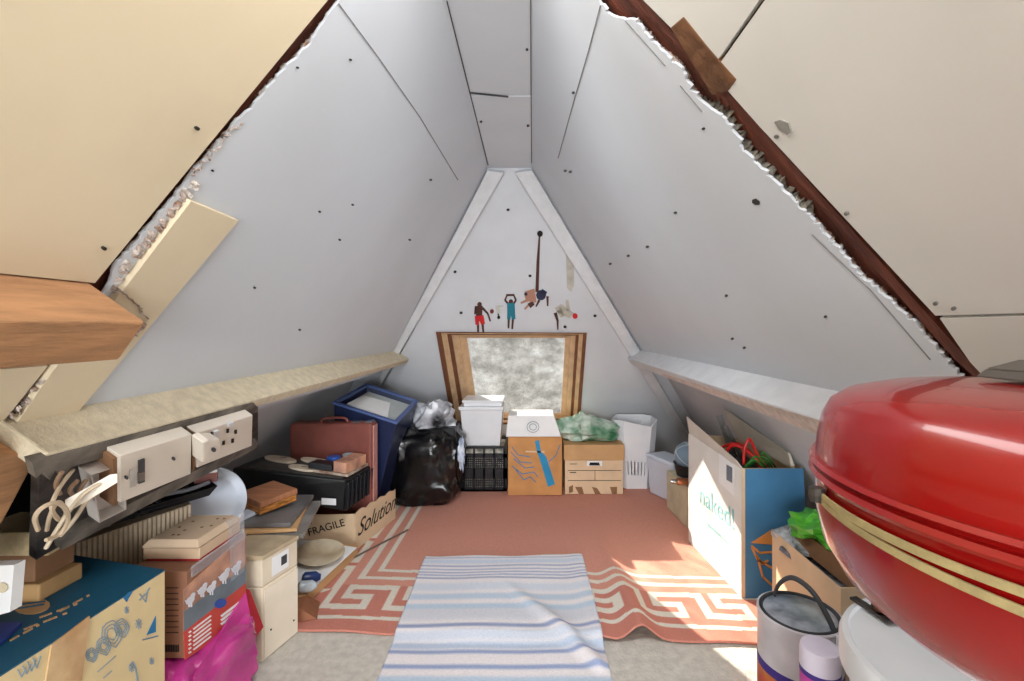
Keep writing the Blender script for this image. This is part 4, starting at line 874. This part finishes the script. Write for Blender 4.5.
mb = MB()
for k in range(3): mb.stroke(pt_, [(18+k*2,608-k*4),(44+k,604-k*3)], 1.0, -.003)
obj('oval_lettering', mb, teal, el_o)
mb = MB()
for l0, l1 in (((60,611),(90,594)), ((40,617),(78,603)), ((24,629),(68,612)), ((10,640),(40,624))):
    for k in range(9):
        if k % 4 == 3: continue
        a_ = k/9; b_ = (k+.7)/9; mb.stroke(pt_, [(l0[0]+(l1[0]-l0[0])*a_, l0[1]+(l1[1]-l0[1])*a_), (l0[0]+(l1[0]-l0[0])*b_, l0[1]+(l1[1]-l0[1])*b_)], 1.4)
obj('script_lettering', mb, cardb, tt)
# small things on that carton
t = thing('wood_block', 'pale wooden block topmost of the things on the teal carton', 'block', (-1.1,.95,.62))
mb = MB(); mb.hexa([(-1.22,1.0,.612),(-1.03,1.0,.612),(-1.05,1.12,.612),(-1.22,1.12,.612)], [(-1.22,1.0,.660),(-1.03,1.0,.664),(-1.05,1.12,.664),(-1.22,1.12,.660)]); obj('block_body', mb, pine, t, bevel=.003)
mb = MB(); mb.box(-1.20,-1.07,1.02,1.12,.502,.54); tag(obj('wood_offcut', mb, mat('tan_wood', (196,156,106), .6, .12), bevel=.004), 'tan wooden offcut lying on the teal carton', 'block')
mb = MB(); mb.box(-1.20,-1.09,1.03,1.12,.5405,.611); tag(obj('filler_block', mb, cardd, bevel=.002), 'brown box between the tan offcut and the pale wooden block', 'box')
t = thing('white_packet', 'white packet with a pale oval standing by the left end of the teal carton', 'packet', (-1.0,.82,.5))
mb = MB(); q = [at(-12,566,.87), at(14,565,.87), at(10,612,.87), at(-12,618,.87)]; mb.prism(q, (-.0,.02,0)); obj('packet_body', mb, paper, t)
mb = MB(); pq = PY(.868); mb.slab(pq, [(2+5*math.cos(k*.52), 588+5*math.sin(k*.52)) for k in range(12)]); obj('oval_print', mb, mat('sand', (214,200,170), .7), t)
mb = MB(); q = [hit(PZ(.512), *s_) for s_ in ((-20,622),(22,622),(2,640),(-20,658))]; mb.prism(q, (0,0,-.008)); lf_ = tag(obj('leaflet', mb, mat('leaflet_blue', (40,70,150), .4, .1)), 'dark blue leaflet at the left edge of the teal carton', 'leaflet')
# ------------------------------------------------------------------ socket board on the left purlin
BPn = (-.82, 0, .573); BPd = .548
BP = (BPn, BPd)
t = thing('socket_board', 'long dark trunking board with sockets fixed under the left purlin', 'trunking', hit(BP,150,470))
mb = MB(); mb.slab(BP, [(40,463),(255,403),(258,407),(258,446),(256,449),(60,546),(36,560)], .012, .03); obj('back_board', mb, darkm, t)
mb = MB(); mb.slab(BP, [(32,462),(254,403),(258,408),(258,412),(72,467),(66,474),(58,474),(56,470),(50,480),(44,472),(36,478)], -.004, .012); obj('upper_rail', mb, mat('grey_rail', (124,116,106), .5, .3, 18, .2, 40), t, label='dented grey upper rail')
mb = MB(); mb.slab(BP, [(60,539),(256,440),(258,443),(256,449),(240,457),(62,550)], -.006, .012); obj('lower_rail', mb, MATS['grey_rail'], t)
mb = MB(); mb.slab(BP, [(120,456),(192,434),(191,474),(120,503)], -.035, .012); fp_ = obj('fuse_panel', mb, socketm, t, bevel=.002)
B2 = (BPn, BPd-.0355)
def SH(p_): return p_
mb = MB(); mb.slab(B2, [(139,461),(145,459),(145,482),(139,484)], -.003, 0); obj('switch_slot', mb, greyd, fp_)
mb = MB(); mb.slab(B2, [(140,474),(145,472.5),(145,480),(140,482)], -.007, 0); obj('switch_lever', mb, mat('lever', (120,108,100), .4), fp_)
mb = MB()
for u, v in ((127,478),(174,459)): mb.slab(B2, [(u+1.6*math.cos(k*.785), v+1.8*math.sin(k*.785)) for k in range(8)], -.003, 0)
obj('screw', mb, greyd, fp_)
mb = MB(); mb.slab(B2, [(130,470),(136,468),(136,486),(130,488)], -.001, 0); obj('paper_label', mb, mat('label_grey', (206,200,192), .7), fp_)
mb = MB(); mb.slab(BP, [(113,459),(118,457),(118,504),(113,506)], -.028, .012); obj('box_edge', mb, cardd, t); mb = MB(); mb.slab(BP, [(192.5,436),(195,435),(195,470),(192.5,471)], -.03, .012); obj('box_edge', mb, cardd, t)
mb = MB(); mb.slab(BP, [(196,433),(253,415),(252,446),(197,468)], -.032, .012); dsk = obj('double_socket', mb, socketm, t, bevel=.003)
B3 = (BPn, BPd-.0325)
mb = MB()
for (u, v) in ((228,431),(236,432),(224,443),(233,441),(212.5,434)): mb.slab(B3, [(u-1.1,v-1.6),(u+1.1,v-2.2),(u+1.1,v+1.6),(u-1.1,v+2.2)], -.002, 0)
obj('pin_hole', mb, ink, dsk)
mb = MB(); mb.slab(B3, [(214,432),(219,430.5),(219,437),(214,438.5)], -.006, 0); mb.slab(B3, [(229,424),(234,422.5),(234,425.5),(229,427)], -.006, 0); obj('rocker_switch', mb, whitep, dsk)
mb = MB(); mb.slab(B3, [(203,443),(209,440),(220,440),(222,444),(220,455),(209,462),(203,463)], -.035, 0)
t2 = thing('wall_plug', 'chunky cream plug pushed into the double socket', 'plug', hit(B3,212,450))
obj('plug_body', mb, socketm, t2, bevel=.004); mb = MB(); B4_ = (BPn, BPd-.068); mb.slab(B4_, [(214+2.3*math.cos(k*.785), 450+2.3*math.sin(k*.785)) for k in range(8)], -.002, 0); obj('centre_screw', mb, greyd, t2)
# opened back box and cables
t = thing('open_socket_box', 'opened cream socket back box with its lid hanging off', 'socket box', hit(BP,95,485))
b8 = [hit(BP, *s_, .010) for s_ in ((78,466),(113,455),(116,502),(88,515))]; n8 = V(BPn); f8 = [p_-n8*.03 for p_ in b8]
mb = MB()
for i in range(4):
    j = (i+1) % 4; mb.prism([b8[i], b8[j], f8[j], f8[i]], (sum(b8,V())/4-b8[i].lerp(b8[j],.5)).normalized()*.003)
mb.prism(b8, n8*-.003); obj('back_box', mb, mat('pattress', (206,196,188), .4, .05), t)
mb = MB(); a, b = hit(BP,64,500,-.04), hit(BP,110,474,-.06); mb.rbox((0,0,0),(0,0,0)); mb = MB()
dv = (b-a); mb.hexa([a, a+V((0,.0,-.02)), a+V((.01,.006,-.02)), a+V((.01,.006,0))], [b, b+V((0,0,-.018)), b+V((.01,.006,-.018)), b+V((.01,.006,0))]); obj('lid', mb, socketm, t, bevel=.002)
tubes('loose_cable', [[hit(BP,u,v,o_) for u, v, o_ in ((73,470,0),(62,484,-.02),(54,498,-.04),(52,510,-.05),(60,520,-.05),(66,512,-.04),(58,502,-.04),(50,516,-.05),(47,530,-.04))]], .0036, cablec, 'cream cable dropping and looping from the trunking end', 'cable')
tubes('cable_loop', [[hit(BP,u,v,-.07) for u, v in ((38,530),(35,518),(42,508),(55,503),(65,508),(68,520),(60,534),(46,540))]], .0036, cablec, 'large round loop of cream cable above the teal carton', 'cable')
tubes('twin_cable', [[hit(BP,u,v,-.06) for u, v in ((108,480),(86,492),(70,510),(58,528),(46,548))], [hit(BP,u,v,-.045) for u, v in ((108,486),(88,500),(74,520),(60,536))]], .0036, mat('cable_pale', (224,206,180), .5), 'pale twin cable running down from the opened socket box', 'cable')
tubes('brown_cable', [[hit(BP,u,v,-.02) for u, v in ((78,480),(70,490),(76,500),(70,508))], [hit(BP,u,v,-.02) for u, v in ((86,480),(78,494),(84,506))], [hit(BP,u,v,-.02) for u, v in ((62,472),(56,484),(60,494))]], .0038, mat('cable_brown', (150,120,96), .5), 'short brown cables bunched beside the opened socket box', 'cable')

# ------------------------------------------------------------------ stickers of players on the far slope
def sticker(lab, parts, cat='wall sticker'):
    us = [u for _, _, ps in parts for q in ps for u, v in q]; vs = [v for _, _, ps in parts for q in ps for u, v in q]
    t = thing('player_sticker', lab, cat, hit('H', sum(us)/len(us), max(vs)), 'basketball player cutouts above the window')
    for i, (nm, m, ps) in enumerate(parts):
        mb = MB()
        for q in ps: mb.slab('H', q, -.004-.0012*i, 0)
        obj(nm, mb, m, t)
def Q(ax_, ay_, bx_, by_, w0, w1):
    L = math.hypot(bx_-ax_, by_-ay_) or 1; nx, ny = -(by_-ay_)/L, (bx_-ax_)/L
    return [(ax_+nx*w0/2, ay_+ny*w0/2), (bx_+nx*w1/2, by_+ny*w1/2), (bx_-nx*w1/2, by_-ny*w1/2), (ax_-nx*w0/2, ay_-ny*w0/2)]
def disc(u, v, r): return [(u+r*math.cos(k*.628), v+r*math.sin(k*.628)) for k in range(10)]
def J(p_): return (470+p_[0]/7.877, 270+p_[1]/7.877)
def JQ(a, b, c, d, w0, w1): p0, p1 = J((a,b)), J((c,d)); return Q(*p0, *p1, w0/7.877, w1/7.877)
sticker('bare-chested dark player cutout in red shorts, furthest left', [
 ('body', skind, [JQ(70,285,72,375,60,45), disc(*J((75,272)),2.3), JQ(45,290,38,350,16,12), JQ(98,300,140,345,18,14), JQ(140,345,160,405,14,12), JQ(62,420,64,495,20,14), JQ(98,420,105,490,20,14)]),
 ('shorts', redk, [[J(q) for q in ((38,365),(105,358),(118,425),(88,430),(74,400),(68,435),(42,430))]])])
sticker('small pale player cutout between the red and teal players', [
 ('body', mat('pale_kit', (206,206,200), .7), [JQ(215,280,225,340,34,26), JQ(220,285,262,285,10,8), JQ(222,335,215,350,20,12)]),
 ('shoe', ink, [disc(*J((226,375)),1.5), JQ(222,345,226,372,10,10)]), ('ball', mat('dark_red', (130,60,56), .7), [disc(*J((172,328)),2.0)])])
sticker('player cutout in teal kit with both arms raised overhead', [
 ('body', skind, [disc(*J((322,250)),2.2), JQ(300,265,275,240,16,14), JQ(275,240,292,200,14,12), JQ(345,265,362,240,16,14), JQ(362,240,345,200,14,12), JQ(285,200,350,198,14,14), JQ(305,385,303,460,18,14), JQ(338,385,332,465,18,14)]),
 ('kit', tealk, [[J(q) for q in ((292,262),(352,262),(355,330),(358,388),(328,390),(323,360),(318,392),(292,388),(294,320))]])])
sticker('pair of leaping player cutouts reaching one long arm to a ball', [
 ('body', skin, [JQ(470,160,500,260,80,50), JQ(440,190,455,250,30,20), JQ(400,262,450,240,12,20), JQ(430,310,470,270,12,18)]),
 ('arm', skind, [Q(537,292,538,262,3.4,3.0), Q(538,262,539.5,236,3.0,1.6), JQ(465,285,500,260,40,30), JQ(610,210,612,285,20,12), JQ(545,240,520,290,18,10)]),
 ('kit', navyk, [disc(*J((560,200)),5), JQ(560,170,600,190,40,30), disc(*J((440,190)),1.6)]),
 ('ball', ink, [disc(540,234,2.9)])])
sticker('diving player cutout in pale kit nearest the right rafter', [
 ('body', mat('beige_kit', (196,190,176), .7), [JQ(700,300,800,360,75,50), JQ(765,240,775,320,22,30), JQ(690,290,730,370,50,30)]),
 ('leg', skind, [JQ(672,340,690,400,26,18), JQ(690,400,692,470,18,10)]), ('shorts', redk, [disc(*J((828,365)),2.6)])])
